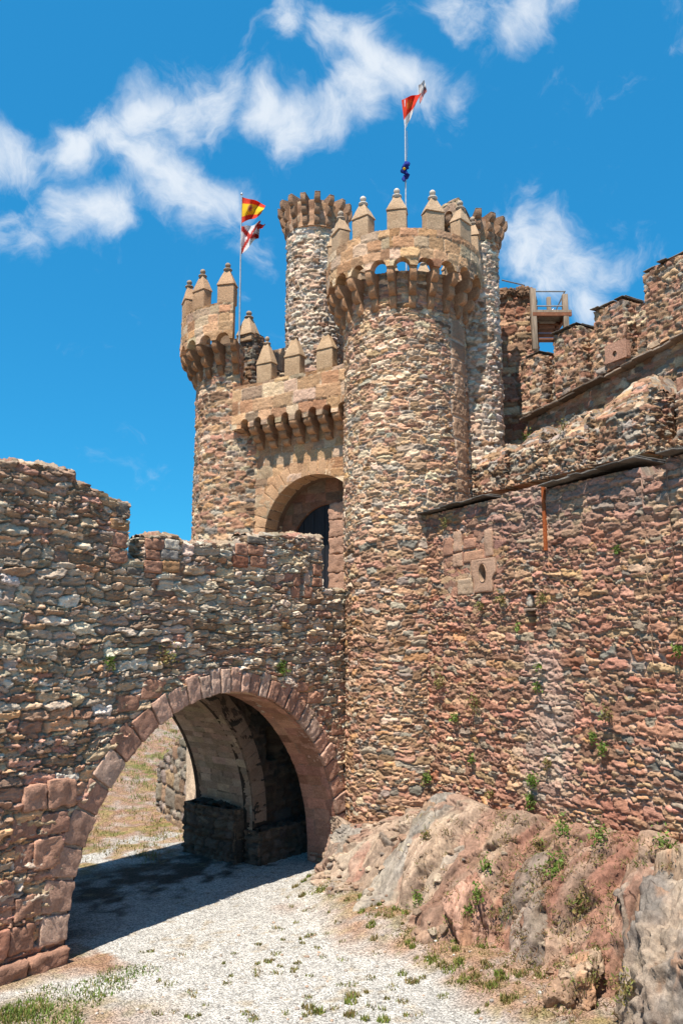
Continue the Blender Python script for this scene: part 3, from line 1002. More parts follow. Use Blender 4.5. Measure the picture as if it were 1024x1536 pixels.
def crown(parent, c, R, r, zs, ra, ztop, zcb, n, ph0, arc=None, thick=.22, seed=50, cw=.175, C=(.38, .215, .12)):
    """machicolated parapet: arches between corbels, corbels at ph0 + k*2pi/n"""
    step = 2 * math.pi / n
    k0, k1 = (0, n) if arc is None else arc
    us, lo = [], []
    for k in range(k0, k1):
        q = np.linspace(0, 1, 27)[:-1 if k < k1 - 1 else None]
        us.append((ph0 + (k + q) * step) * R)
        x = np.abs(q - .5) * step * R
        lo.append(zs + np.where(x < ra, np.sqrt(np.clip(ra * ra - x * x, 0, None)), 0))
    us, lo = np.concatenate(us), np.concatenate(lo)
    rel = Rubble(us.min() - 1, us.max() + 1, zs - 1, ztop + 1, ash_pal, (.50, .38, .27), hr=(.25, .33), asp=(1.2, 2.0), p=10, seed=seed, jit=0, warp=.02, bulge=.03, joint=(.025, .09), gap=(1.05, 1.2), rough=.014, big=0, tilt=.012, rot=0)
    mb = MB()
    panel(mb, us, lo, ragged(us, ztop + 0 * us, .012, seed=seed), .03, cyl_pos(c, R), rel, thick)
    mb.build('parapet', M_ASHLAR, parent)
    for k in range(k0, k1 + (arc is not None)):
        a = ph0 + k * step
        out = np.array([math.sin(a), -math.cos(a), 0])
        corbel(parent, np.array([c[0], c[1], 0]) + out * r, out, cw, R - r - .01, zcb, zs - .003, C, k + seed)

# --- main round tower
TC = np.array([1.66, 20.0, 0]); TR = 1.57
tower = thing('round_tower', 'broad round rubble gate tower with crenellated corbelled crown, right of the gate', 'tower')
def tz(cx, cy, W):
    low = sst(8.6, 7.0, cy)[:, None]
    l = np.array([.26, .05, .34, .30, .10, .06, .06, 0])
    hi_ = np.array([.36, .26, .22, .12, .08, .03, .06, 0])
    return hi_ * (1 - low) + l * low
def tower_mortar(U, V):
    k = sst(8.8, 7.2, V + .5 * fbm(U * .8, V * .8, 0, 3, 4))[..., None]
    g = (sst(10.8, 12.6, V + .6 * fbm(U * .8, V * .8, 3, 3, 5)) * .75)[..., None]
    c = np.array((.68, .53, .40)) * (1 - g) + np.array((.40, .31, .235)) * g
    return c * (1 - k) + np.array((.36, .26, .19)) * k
def tower_extra(U, V, h, col):
    # mortar gets greyer and browner below the curtain-wall top; quoin strip up the right side
    row = np.floor(V * 2.3 + .3 * np.sin(V * 2.2))
    hw = .22 + .22 * hsh(row, row, 0 * row, 7) + .03 * vn(U * 9, V * 9, 0, 3)
    q = (np.abs(U - 1.48) < hw) & (V > 8.3) & (V < 13)
    j = sst(.46, .40, np.abs(np.mod(V * 2.3 + .3 * np.sin(V * 2.2), 1) - .5)) * sst(0, .05, hw - np.abs(U - 1.48))
    qc = np.array((.42, .26, .165)) * (.8 + .4 * hsh(row, row, 0 * row, 3))[..., None] * (1 + .3 * fbm(U * 6, V * 6, 0, 4, 5))[..., None]
    qc = np.array((.55, .43, .33)) * (1 - j[..., None]) + qc * j[..., None]
    col = np.where(q[..., None], qc, col)
    h = np.where(q, .035 * j + .03 * fbm(U * 9, V * 9, 0, 4, 8), h)
    return h, col
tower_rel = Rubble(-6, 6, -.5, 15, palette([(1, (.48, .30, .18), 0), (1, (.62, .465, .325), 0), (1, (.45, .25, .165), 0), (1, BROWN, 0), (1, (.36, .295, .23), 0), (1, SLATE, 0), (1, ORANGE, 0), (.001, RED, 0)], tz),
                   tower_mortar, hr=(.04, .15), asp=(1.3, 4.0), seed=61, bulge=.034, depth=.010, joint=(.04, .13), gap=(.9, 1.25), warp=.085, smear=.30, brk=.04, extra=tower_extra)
mb = MB()
cyl_shell(mb, TC, TR, -.3, 14.12, tower_rel, .019)
mb.build('shaft', M_RUBBLE, tower)
NB = 22
st = 2 * math.pi / NB
crown(tower, TC, 2.02, TR, 14.05, .198, 15.0, 13.12, NB, math.radians(-6) - st / 2)
for k in range(13):
    a = math.radians(-9.2 + 27.69 * k)
    out = np.array([math.sin(a), -math.cos(a), 0])
    merlon(tower, TC + out * 1.86 + np.array([0, 0, 14.99]), out, w=.48, seed=k, white=.85 if k in (0, 1, 12) else .3)

# --- left gate tower
LC = np.array([-2.84, 23.4, 0]); LR = 1.50
ltower = thing('round_tower', 'narrow-looking left gate tower in tan rubble with a broken crenellated crown', 'tower')
l_rel = Rubble(-6, 6, 4, 15, tower_pal(), (.66, .50, .36), hr=(.05, .18), asp=(1.2, 3.4), seed=71, bulge=.045, depth=.01, joint=(.04, .18), gap=(.9, 1.3), warp=.085, smear=.26, brk=.04)
mb = MB()
cyl_shell(mb, LC, LR, -.3, 12.1, l_rel, .03)
u = lin(math.radians(-225) * LR, math.radians(-2) * LR, .03)
panel(mb, u, 12.05, 13.6 + 0 * u, .03, cyl_pos(LC, LR), l_rel, .5)
mb.build('shaft', M_RUBBLE, ltower)
crown(ltower, LC, 2.03, LR, 13.55, .195, 14.64, 12.65, NB, math.radians(-6), arc=(-13, 0), seed=80, C=(.30, .165, .09))
for k in range(6):
    a = math.radians(-13 - 27 * k)
    out = np.array([math.sin(a), -math.cos(a), 0])
    merlon(ltower, LC + out * 1.89 + np.array([0, 0, 14.63]), out, w=.5, hb=.55, hp=.5, seed=k + 30, white=.05, C=(.40, .25, .15))
# stub of darker masonry behind the broken end of the crown
mb = MB()
f = plane_pos(np.array([-2.95, 23.3, 0]), (.85, -.5, 0), (-.5, -.85, 0))
panel(mb, lin(-.3, .32, .03), 12.0, 14.45, .03, f, Rubble(-2, 2, 12, 16, palette([(1, SLATE, 0), (1, BROWN, 0)]), (.16, .12, .09), seed=73), .6)
mb.build('inner_wall', M_RUBBLE, ltower)
merlon(ltower, (-2.85, 23.35, 14.2), (-.5, -.85, 0), w=.56, d=.45, hb=.18, hp=.62, seed=44, white=.05)

# --- gatehouse wall between the towers
gate = thing('gatehouse', 'orange ashlar gatehouse wall with arched doorway and row of corbels between the towers', 'gatehouse')
gw = plane_pos(G0 - gn * .5, gr, gn)
gp = plane_pos(G0, gr, gn)
g_ash = Rubble(-5, 3, 5, 13, ash_pal, (.53, .42, .31), hr=(.24, .36), asp=(1.1, 2.3), p=9, seed=91, jit=.02, warp=.03, bulge=.028, joint=(.025, .09), gap=(1.05, 1.2), rough=.014, big=0, tilt=.008, rot=.01)
mb = MB()
GC, GR, GZ = -1.21, 1.6, 7.95
th = np.linspace(math.pi, 0, 200)
uu = GC + GR * np.cos(th)
panel(mb, uu, GZ + GR * np.sin(th), np.full(len(uu), 12.2), .04, gw, g_ash, .55)
panel(mb, lin(-3.6, GC - GR, .04), 5.9, 12.2, .04, gw, g_ash, .55)
panel(mb, lin(GC + GR, 1.2, .04), 5.9, 12.2, .04, gw, g_ash, .55)
mb.build('wall', M_ASHLAR, gate)
mb = MB()
for i in range(19):
    t0, t1 = math.pi * i / 19 + .008, math.pi * (i + 1) / 19 - .008
    q = [(GC + (GR - .005 + l) * math.cos(t), GZ + (GR - .005 + l) * math.sin(t)) for l in (0, .46) for t in (t1, t0)]
    U = np.array([q[0][0], q[1][0], q[1][0], q[0][0], q[2][0], q[3][0], q[3][0], q[2][0]])
    V = np.array([q[0][1], q[1][1], q[1][1], q[0][1], q[2][1], q[3][1], q[3][1], q[2][1]])
    mb.block(gw(U, V, np.array([.022, .022, -.5, -.5] * 2)), np.array((.45, .27, .155)) * rs.uniform(.88, 1.12), .015, 4, .006, 8, i)
for side in (-1, 1):
    for i in range(5):
        z0 = 6.0 + i * .365
        x = GC + side * GR
        face_block(mb, min(x, x + side * .5), max(x, x + side * .5), z0 + .01, z0 + .355, np.array((.43, .26, .15)) * rs.uniform(.88, 1.12), gw, .035, -.5, i, .015, 0, .006)
mb.build('door_arch', M_ASHLAR, gate)
# inner order with a lower arch and the timber door
mb = MB()
g_in = plane_pos(G0 - gn * 1.25, gr, gn)
IC, IR, IZ = -1.2, 1.2, 7.66
in_rel = Rubble(-5, 3, 5, 13, palette([(1, (.20, .10, .065), 0), (1, (.17, .11, .075), 0)]), (.16, .10, .07), hr=(.22, .4), asp=(1, 2), p=8, seed=95, jit=.02, warp=.03, bulge=.02, joint=(.015, .07), rough=.012, big=0)  # doorway stone darkened by colour, imitating the shade of the recess
uu = IC + IR * np.cos(th)
panel(mb, uu, IZ + IR * np.sin(th), np.full(len(uu), 10.2), .05, g_in, in_rel, .3)
panel(mb, lin(-3.6, IC - IR, .04), 5.9, 10.2, .05, g_in, in_rel, .3)
panel(mb, lin(IC + IR, 1.2, .04), 5.9, 10.2, .05, g_in, in_rel, .3)
# soffit between the outer and the inner arch
U, T = np.meshgrid(np.linspace(0, .78, 12), th, indexing='ij')
ux, uz = GC + GR * np.cos(T), GZ + GR * np.sin(T)
h_, c_ = in_rel(T * 1.6, U)
mb.grid(gw(ux, uz, .0 - U - .02) - (h_[..., None] * .6) * np.array([0, 0, 1.0]), c_, flip=True)
for x, fl in ((GC - GR - .01, True), (GC + GR + .01, False)):
    Uq, Vq = np.meshgrid(np.linspace(0, .78, 20), np.linspace(5.9, GZ + .02, 50), indexing='ij')
    h_, c_ = in_rel(Uq, Vq)
    mb.grid(gw(x + 0 * Uq, Vq, .0 - Uq), c_, flip=fl)
mb.build('inner_arch', M_RUBBLE, gate)
mb = MB()
for i in range(7):
    x0 = -2.4 + i * .345
    mb.box(plane_pos(G0 - gn * 1.36, gr, gn)(np.array([x0 + .17]), np.array([7.5]), np.array([0.0]))[0], [gr, gn, (0, 0, 1)], (.165, .04, 1.6), (.012, .012, .016))
mb.build('door', M_DOOR, gate, False)
mb = MB()
for i in range(6):
    face_block(mb, -.98, -.45, 6.0 + i * .47, 6.0 + i * .47 + .455, np.array((.36, .21, .145)) * rs.uniform(.85, 1.15), plane_pos(G0 - gn * .95, gr, gn), .06, -.3, i, .02, 0, .03)
mb.build('door_jamb', M_ASHLAR, gate)
# machicolated parapet
ra, sp, zsp, zcb = .125, .452, 11.0, 10.42
ctr = [-.0 - sp * k for k in range(8)]
us = np.unique(np.concatenate([[-3.62, .45]] + [c + ra * np.cos(np.linspace(0, math.pi, 21)) for c in ctr] + [lin(-3.62, .45, .05)]))
lo = np.full(len(us), zsp)
for c in ctr:
    x = np.abs(us - c)
    lo = np.where(x < ra, np.maximum(lo, zsp + np.sqrt(np.clip(ra * ra - x * x, 0, None)) + .12), lo)
mb = MB()
par_rel = Rubble(-5, 3, 10, 14, ash_pal, (.50, .38, .27), hr=(.28, .36), asp=(1.3, 2.2), p=10, seed=97, jit=0, warp=.02, bulge=.03, joint=(.025, .09), gap=(1.05, 1.2), rough=.014, big=0, tilt=.012, rot=0)
panel(mb, us, lo, ragged(us, 12.24 + 0 * us, .012, seed=12), .03, gp, par_rel, .26)
mb.build('parapet', M_ASHLAR, gate)
for k in range(9):
    q = gw(np.array([.226 - sp * k]), np.array([0.0]), np.array([0.0]))[0]
    if k == 8:
        q = q + gr * .04
    corbel(gate, q, gn, .215, .49, zcb if k < 8 else 10.75, zsp - .003, seed=k + 200)
for q_, hb, hp in [(-2.55, .52, .62), (-1.6, .55, .55), (-.56, .55, .45)]:
    merlon(gate, gp(np.array([q_]), np.array([12.23]), np.array([-.14]))[0], gn, w=.50, d=.28, hb=hb, hp=hp, seed=int(-q_ * 10), white=.1 if q_ < -1 else .5, C=(.42, .285, .175), fin=.8)
# rear parapet with its own merlons, roof between
mb = MB()
rp_ = plane_pos(G0 - gn * 3.4, gr, gn)
rear_rel = Rubble(-5, 3, 10, 16, palette([(1, SLATE, 0), (1, BROWN, 0), (.6, TAN, 0)]), (.2, .15, .11), seed=99)
panel(mb, lin(-3.2, 1.0, .05), 11.0, 13.55, .05, rp_, rear_rel, .4)
mb.box(G0 - gn * 2.2 + np.array([-1.1, .9, 11.6]), [gr, gn, (0, 0, 1)], (2.2, 1.4, .08), (.3, .22, .15))
mb.build('rear_parapet', M_RUBBLE, gate)
for q_ in (-2.75 + .75, -.9):
    merlon(gate, rp_(np.array([q_]), np.array([13.5]), np.array([-.2]))[0], gn, w=.5, d=.4, hb=.6, hp=.6, seed=int(-q_ * 20), white=.05, C=(.38, .24, .15))

# --- slender turrets behind
def turret(label, c, r, R, z0, zc, z1, n, ph, seed, mort=(.70, .56, .44)):
    t = thing('slender_turret', label, 'turret', 'slender turrets behind the gate')
    rel = Rubble(-4, 4, z0 - 1, zc + 1, palette([(.35, (.60, .46, .34), 0), (.25, (.50, .33, .235), 0), (.2, (.55, .48, .40), 0), (.12, (.27, .24, .21), 0), (.1, BROWN, 0)]), mort, hr=(.05, .15), asp=(1.3, 3.2), seed=seed,
                 bulge=.05, depth=.012, joint=(.04, .18), gap=(.88, 1.2), warp=.085, smear=.32, brk=.045)
    mb = MB()
    cyl_shell(mb, c, r, z0, zc + .15, rel, .028)
    mb.build('shaft', M_RUBBLE, t)
    mb = MB()
    rel2 = Rubble(-6, 6, zc - 1, z1 + 1, palette([(1, (.36, .21, .13), 0), (1, (.42, .29, .2), 0)]), (.25, .18, .12), hr=(.2, .3), seed=seed + 1, p=8, bulge=.02, big=0)
    u = lin(0, 2 * math.pi * (r + .06), .05)
    panel(mb, u, zc, np.full(len(u), z1 - .12), .05, cyl_pos(c, r + .06), rel2, .25)
    mb.build('drum', M_RUBBLE, t)
    for k in range(n):
        a = ph + k * 2 * math.pi / n
        out = np.array([math.sin(a), -math.cos(a), 0])
        corbel(t, np.array([c[0], c[1], 0]) + out * (r + .05), out, .17, R - r - .05, zc + .02, z1 + .05 * math.sin(k * 5), (.27, .165, .105), k + seed, root=.2)
    return t
turret('tall pale rubble turret with flared corbel ring, between the two flags', (-.82, 23.0, 0), .82, 1.16, 8.0, 17.4, 18.35, 16, .1, 111)
rt = turret('slimmer pale turret attached to the right side of the round tower', (3.53, 20.25, 0), .655, .97, 6.0, 15.55, 16.3, 14, .05, 121, (.52, .39, .29))
# surviving machicolation arch on the right turret
mb = MB()
c, R = (3.53, 20.25), .92
a0, a1 = math.radians(-72), math.radians(-28)
us = np.linspace(a0 * R, a1 * R, 60)
x = np.abs(us - (a0 + a1) / 2 * R)
lo = 16.25 + np.where(x < .16, np.sqrt(np.clip(.16 ** 2 - x * x, 0, None)), -.1 * (x > .16))
rel = Rubble(-4, 4, 15, 19, ash_pal, (.4, .3, .2), hr=(.2, .3), seed=130, p=8, bulge=.02, big=0)
panel(mb, us, lo, 16.68 + 0 * us, .03, cyl_pos(c, R), rel, .2)
mb.build('arch_fragment', M_ASHLAR, rt)

# ------------------------------------------------------------------ curtain wall and the walls behind it
cp = plane_pos(P0, wd, wn_)
cur_pal = palette([(.26, TAN, 0), (.05, (.48, .34, .23), 0), (.42, (.40, .20, .135), 0), (.24, (.27, .145, .095), 0), (.08, (.32, .25, .185), 0), (.03, SLATE, 0), (.07, RED, 0), (.04, ORANGE, 0)])
def cur_extra(U, V, h, col):
    niche = (np.abs(U - 3.36) < .10 + .03 * vn(U * 8, V * 8)) & (V > 5.32) & (V < 6.05)
    h = np.where(niche, -.75, h)
    h = np.where((U > .6) & (U < 2.58) & (V > 6.1) & (V < 7.5), np.minimum(h, .025), h)
    h = np.where(((U - 1.98) / .135) ** 2 + ((V - 6.52) / .21) ** 2 < 1, -.32, h)
    # pale washed mortar below the drain, red-brown stain patches
    w = sst(.9, .1, np.abs(U - 3.6 + .5 * fbm(U, V, 0, 3, 7))) * sst(5.4, 4.6, V) * sst(1.8, 2.6, V) * .5
    col = col + (np.array((.46, .36, .30)) - col) * w[..., None]
    r = sst(.25, .5, fbm(U * .9 + 3, V * .9, 3, 4, 9)) * .45
    col = col + (np.array((.32, .13, .085)) - col) * r[..., None]
    g = sst(6.6, 7.6, V + .5 * fbm(U * .8, V * .8, 0, 3, 2)) * sst(1.4, 2.6, U) * .35
    col = col + (np.array((.24, .21, .19)) - col) * g[..., None]
    return h, col
cur_rel = Rubble(-2, 14, -1, 10, cur_pal, (.47, .325, .25), hr=(.04, .17), asp=(1.5, 4.6), seed=141, bulge=.046, depth=.018, joint=(.03, .12), gap=(.95, 1.3), warp=.10, big=.18, smear=.34, brk=.045, extra=cur_extra)
curtain = thing('curtain_wall', 'long reddish brown rubble wall rising from the rock, capped with thin slates', 'wall')
mb = MB()
u = lin(-.5, 10.5, RES)
hi = np.select([u < 2.62, u < 3.9, u < 6.12, u < 6.62], [8.02, 8.10, 7.98, 7.80], 8.02)
hi = ragged(u, hi, .03, seed=15)
hi[(u < 2.5) | ((u > 3.95) & (u < 6.1)) | (u > 6.66)] = np.select([u < 2.5, u > 6.66], [8.02, 8.02], 7.98)[(u < 2.5) | ((u > 3.95) & (u < 6.1)) | (u > 6.66)]
panel(mb, u, .6, hi, RES, cp, cur_rel, 1.6)
mb.build('wall', M_RUBBLE, curtain)
def slate_cap(parent, pf, a, b, z0, z1, over, depth, seed, C=(.13, .115, .10), n=None, th=.03):
    mb = MB()
    k = n or max(2, int((b - a) / .36))
    r = random.Random(seed)
    for lay in range(2):
        xs = [a + (b - a) * i / k + (r.uniform(-.08, .08) if 0 < i < k else 0) for i in range(k + 1)]
        for i in range(k):
            zz = [z0 + (z1 - z0) * (x - a) / (b - a) for x in (xs[i], xs[i + 1])]
            o = over - lay * (.16 + r.uniform(0, .1)) + r.uniform(-.07, .06)
            U = np.array([xs[i], xs[i + 1], xs[i + 1], xs[i]] * 2) + np.array([.004, -.004, -.004, .004] * 2)
            V = np.array([zz[0], zz[1], zz[1], zz[0]] + [z + th for z in (zz[0], zz[1], zz[1], zz[0])]) + lay * (th + .004) + np.array([r.uniform(0, .02), r.uniform(0, .02), .01, .01] * 2)
            H = np.array([o, o, -depth, -depth] * 2)
            mb.block(pf(U, V, H), np.array(C) * r.uniform(.6, 1.5), .012, 6, .02, 6, seed + i)
    return mb.build('coping', M_SLATE, parent)
slate_cap(curtain, cp, -.1, 2.25, 8.03, 8.10, .24, .6, 1)
slate_cap(curtain, cp, 3.9, 6.12, 8.0, 8.10, .27, .6, 2)
slate_cap(curtain, cp, 6.64, 10.4, 8.04, 8.1, .27, .6, 3)
# ashlar gun loop
mb = MB()
def blk(s0, s1, z0, z1, C, **k):
    face_block(mb, s0, s1, z0, z1, C, cp, .05, -.2, int(s0 * 37 + z0 * 11), .03, 0, .014)
AS = (.45, .28, .19)
for a in [(1.0, 1.28, 7.05, 7.52, AS), (.95, 1.3, 6.72, 7.02, AS), (1.35, 2.0, 6.78, 7.02, (.44, .24, .15)), (2.05, 2.3, 6.85, 7.42, AS), (.62, .96, 7.0, 7.4, PINK), (1.35, 1.75, 7.08, 7.3, PINK),
          (1.1, 1.62, 6.1, 6.45, (.45, .32, .22))]:
    blk(*a)
th_ = np.linspace(0, 2 * math.pi, 49)
cx, cz = 1.98, 6.52
ov = np.stack([cx + .115 * np.cos(th_), cz + .19 * np.sin(th_)], -1)
bx = np.stack([np.clip(cx + .8 * np.cos(th_), 1.6, 2.4), np.clip(cz + .8 * np.sin(th_), 6.12, 6.83)], -1)
side = (bx[:, 1] < 6.46)
bx[:, 0] = np.where(side, np.clip(bx[:, 0], 1.68, 2.28), np.clip(bx[:, 0], 1.42, 2.56))
lay = []
for k in range(9):
    q = ov + (bx - ov) * (k / 8)
    lay.append(cp(q[:, 0], q[:, 1], np.full(49, .06 if k < 8 else .045) - .01 * (k == 0) + .006 * vn(q[:, 0] * 9, q[:, 1] * 9, k * .7)))
mb.grid(np.array(lay), AS, flip=True)
q = [cp(ov[:, 0], ov[:, 1], np.full(49, d)) for d in (.07, -.05, -.2)]
mb.grid(np.array(q), (.40, .27, .185))
q = [cp(bx[:, 0], bx[:, 1], np.full(49, d)) for d in (.06, -.03)]
mb.grid(np.array(q), AS, flip=True)
mb.build('gun_loop', M_ASHLAR, curtain)
cur_prev = cur_rel.extra
mb = MB()
mb.box(cp(np.array([3.86]), np.array([7.42]), np.array([.075]))[0], [wd, wn_, (0, 0, 1)], (.035, .02, .62), (.3, .08, .02))
mb.build('iron_strip', M_RUST, curtain, False)
mb = MB()
face_block(mb, 3.2, 3.52, 5.68, 5.73, (.3, .22, .17), cp, .10, -.5, 5, .012)
face_block(mb, 3.2, 3.35, 5.76, 6.0, (.46, .40, .33), cp, .03, -.25, 6, .04)
mb.build('drain_slab', M_ASHLAR, curtain)

# second wall with its weathered humped merlons
t2 = thing('inner_wall', 'grey rubble wall with humped weathered merlons, just above the slate-capped curtain wall', 'wall')
t2p = plane_pos(P0 - wn_ * 2.2, wd, wn_)
t2_pal = palette([(.24, (.36, .30, .24), 0), (.24, TAN, 0), (.2, BROWN, 0), (.16, PINK, 0), (.12, SLATE, 0), (.08, CREAM, 0)])
t2_rel = Rubble(-4, 12, 5, 13, t2_pal, (.36, .275, .205), hr=(.035, .12), asp=(1.8, 4.8), seed=151, bulge=.06, depth=.03, joint=(.03, .15), warp=.10, rot=.16, smear=.15, brk=.05)
mb = MB()
u = lin(-2.2, 10, .028)
panel(mb, u, 5.0, ragged(u, np.interp(u, [-2.2, 1, 3.6, 5.2, 10], [8.7, 8.85, 8.9, 9.0, 9.2]), .05, seed=22), .028, t2p, t2_rel, .7)
mb.build('wall', M_RUBBLE, t2)
for i, (a, b, pk, zl, zp, zr) in enumerate([(-.55, .80, .2, 9.45, 9.88, 9.62), (1.02, 2.05, 1.52, 9.5, 10.02, 9.78), (2.28, 3.40, 2.88, 9.5, 10.12, 9.78), (3.66, 4.95, 4.25, 9.7, 10.5, 9.98), (5.6, 6.8, 6.2, 9.7, 10.1, 9.8), (-1.9, -.8, -1.4, 9.2, 9.5, 9.3)]):
    mb = MB()
    u = lin(a, b, .025)
    base = np.interp(u, [a, pk - .2, pk + .2, b], [zl, zp, zp, zr])
    f0 = plane_pos(P0 - wn_ * 1.72, wd, wn_)
    def f(U, V, H, f0=f0, zl=zl):                               # weathered top leans back
        return f0(U, V, H - .9 * np.clip(V - zl + .05, 0, 2))
    panel(mb, u, 8.7, ragged(u, base, .03, seed=30 + i), .026, f, t2_rel, .75)
    u = lin(-.02, .74, .026)                                    # right-hand end face
    qe = P0 - wn_ * 1.72 + wd * (b - .03)
    panel(mb, u, 8.7, zr + .04 * np.sin(u * 9), .026, plane_pos(qe, -wn_, wd), t2_rel, .05)
    mb.build('merlon', M_RUBBLE, t2)
for k, (s0, z0) in enumerate([(5.35, 9.5), (5.7, 9.5), (5.32, 9.85), (5.68, 9.9)]):
    mb = MB()
    face_block(mb, s0, s0 + .32, z0, z0 + .3, np.array(PINK) * rs.uniform(.9, 1.2), t2p, .1, -.2, k, .03)
    mb.build('dressed_stone', M_ASHLAR, t2)

# third, highest wall with a projecting coping and stepped merlons
t3 = thing('upper_wall', 'highest rubble wall climbing in four stepped merlons at the right edge', 'wall')
t3p = plane_pos(P0 - wn_ * 3.55, wd, wn_)
t3_pal = palette([(.3, PINK, 0), (.22, TAN, 0), (.2, BROWN, 0), (.14, GREY, 0), (.08, SLATE, 0), (.08, CREAM, 0)])
t3_rel = Rubble(-4, 14, 5, 15, t3_pal, (.46, .34, .255), hr=(.055, .17), asp=(1.2, 3.4), seed=161, bulge=.045, depth=.012, joint=(.04, .17), warp=.09, smear=.22, brk=.04)
cop = lambda t: np.interp(t, [-.5, 4.6, 10], [10.92, 11.55, 12.2])
mb = MB()
u = lin(-.45, 10, .03)
panel(mb, u, 6.0, cop(u), .03, plane_pos(P0 - wn_ * 3.7, wd, wn_), t3_rel, 1.0)
mb.build('wall', M_RUBBLE, t3)
slate_cap(t3, plane_pos(P0 - wn_ * 3.7, wd, wn_), -.5, 10, cop(-.5), cop(10), .3, .3, 9, C=(.22, .165, .125), n=22, th=.05)
M3 = [(-.40, .82, 12.55, .30), (.82, 2.18, 12.86, .9), (2.18, 3.66, 13.0, 1.0), (3.66, 5.6, 13.36, 1.2), (5.6, 7.4, 13.7, 1.2)]
quo = MB()
for i, (a, b, zt, cap) in enumerate(M3):
    mb = MB()
    mid = a + (b - a) * .58
    for (x0, x1, d, dz) in ((a, mid, 3.5, 0), (mid, b, 3.9, -.12)):
        u = lin(x0, x1, .03)
        panel(mb, u, cop(u) + .1, ragged(u, zt + dz + 0 * u, .025, seed=40 + i), .03, plane_pos(P0 - wn_ * d, wd, wn_), t3_rel, .75)
    o = mb.build('merlon', M_RUBBLE, t3)
    c_ = slate_cap(o, plane_pos(P0 - wn_ * 3.5, wd, wn_), a - .03, mid + .03, zt + .02, zt + .04, .07, .7, 12 + i, C=(.15, .13, .11), n=3, th=.025)
    z = cop(mid) + .35
    k = 0
    while z < zt - .25:
        w = rs.uniform(.15, .42)
        face_block(quo, mid - w, mid + .01, z, z + rs.uniform(.2, .34), np.array((.41, .25, .17)) * rs.uniform(.85, 1.15), plane_pos(P0 - wn_ * 3.5, wd, wn_), .04, -.2, k + i * 9, .03, 0, .03)
        z += .36
        k += 1
quo.build('corner_stone', M_ASHLAR, t3)
mb = MB()
f3 = plane_pos(P0 - wn_ * 3.5, wd, wn_)
u0, u1, z0, z1 = 2.5, 3.12, 11.55, 12.0
cx, cz = 2.78, 11.72
ov = np.stack([cx + .065 * np.cos(th_), cz + .075 * np.sin(th_)], -1)
bx = np.stack([np.clip(cx + .9 * np.cos(th_), u0, u1), np.clip(cz + .9 * np.sin(th_), z0, z1)], -1)
mb.grid(np.array([f3(*(ov + (bx - ov) * (k / 6)).T, np.full(49, .09)) for k in range(7)]), (.42, .235, .165), flip=True)
mb.grid(np.array([f3(*ov.T, np.full(49, d)) for d in (.09, -.02, -.1)]), (.30, .17, .12))
mb.grid(np.array([f3(*bx.T, np.full(49, d)) for d in (.09, -.05)]), (.42, .235, .165), flip=True)
mb.build('gun_loop', M_ASHLAR, t3)

# square masonry tower beyond the right turret
sq = thing('square_tower', 'reddish square rubble tower in the sun behind the right turret, below the timber platform', 'tower')
sp_ = plane_pos(np.array([4.0, 22.1, 0]), np.array([.97, -.24, 0]) / np.linalg.norm([.97, -.24]), np.array([-.24, -.97, 0]) / np.linalg.norm([.24, .97]))
sq_rel = Rubble(-2, 4, 5, 17, palette([(.35, PINK, 0), (.25, TAN, 0), (.2, RED, 0), (.2, BROWN, 0), (.1, CREAM, 0)]), (.40, .27, .2), hr=(.08, .24), asp=(1, 2.6), seed=171, bulge=.06, depth=.01)
mb = MB()
u = lin(-.2, 1.62, .03)
panel(mb, u, 6, ragged(u, np.interp(u, [-.2, .9, 1.62], [15.35, 15.3, 15.05]), .06, seed=51), .03, sp_, sq_rel, 1.6)
mb.build('wall', M_RUBBLE, sq)
mb = MB()
for k in range(7):
    face_block(mb, -.1 + k * .24, .13 + k * .24, 14.95 + rs.uniform(-.05, .1), 15.2 + rs.uniform(-.06, .12), np.array(BROWN) * rs.uniform(.6, 1.2), sp_, .14, -.3, k, .06, 0, .05)
mb.build('broken_top', M_RUBBLE, sq)

# timber viewing platform with its stair
pf = thing('viewing_platform', 'small weathered timber viewing platform with railings and stair above the walls', 'platform')
pa, pb = at_y(799, 470, 21.4), at_y(848, 470, 21.4)
def post(px, y0, y1, Y, w=.075):
    a, b = at_y(px, y0, Y), at_y(px, y1, Y)
    mb = MB()
    mb.block([(a[0] + sx * w, Y + sy * w, z) for z in (b[2], a[2]) for sx, sy in ((-1, -1), (1, -1), (1, 1), (-1, 1))], (.4, .33, .25), .015, 3, .004, 6, int(px))
    mb.build('post', M_WOOD, pf)
post(798, 434, 525, 21.4)
post(846, 442, 500, 21.4)
post(822, 446, 476, 22.6, .06)
zd = at_y(825, 468, 21.4)[2]
mb = MB()
for k in range(7):
    mb.box((pa[0] + .52, 21.42 + k * .21, zd), [(1, 0, 0), (0, 1, 0), (0, 0, 1)], (.55, .098, .035), (.4, .33, .25))
mb.build('deck', M_WOOD, pf, False)
mb = MB()
mb.box((pa[0] + .52, 21.36, zd - .09), [(1, 0, 0), (0, 1, 0), (0, 0, 1)], (.55, .04, .05), (.2, .08, .04))
for x in (.1, .94):
    mb.box((pa[0] + x, 22.1, zd - .1), [(1, 0, 0), (0, 1, 0), (0, 0, 1)], (.04, .7, .06), (.2, .08, .04))
mb.build('joist', M_BROWN, pf, False)
mb = MB()
for x in (.15, .72):
    mb.tube([(pa[0] + x + .12, 22.0, zd - .08), (pa[0] + x - .12, 21.5, zd - .95)], .06, (.2, .08, .04), 4)
for k in range(4):
    f_ = (k + .6) / 4.5
    mb.box((pa[0] + .55 - .24 * f_, 22.0 - .5 * f_, zd - .08 - .85 * f_), [(1, 0, 0), (0, 1, 0), (0, 0, 1)], (.3, .11, .025), (.4, .2, .12))
mb.build('stair', M_BROWN, pf, False)
mb = MB()
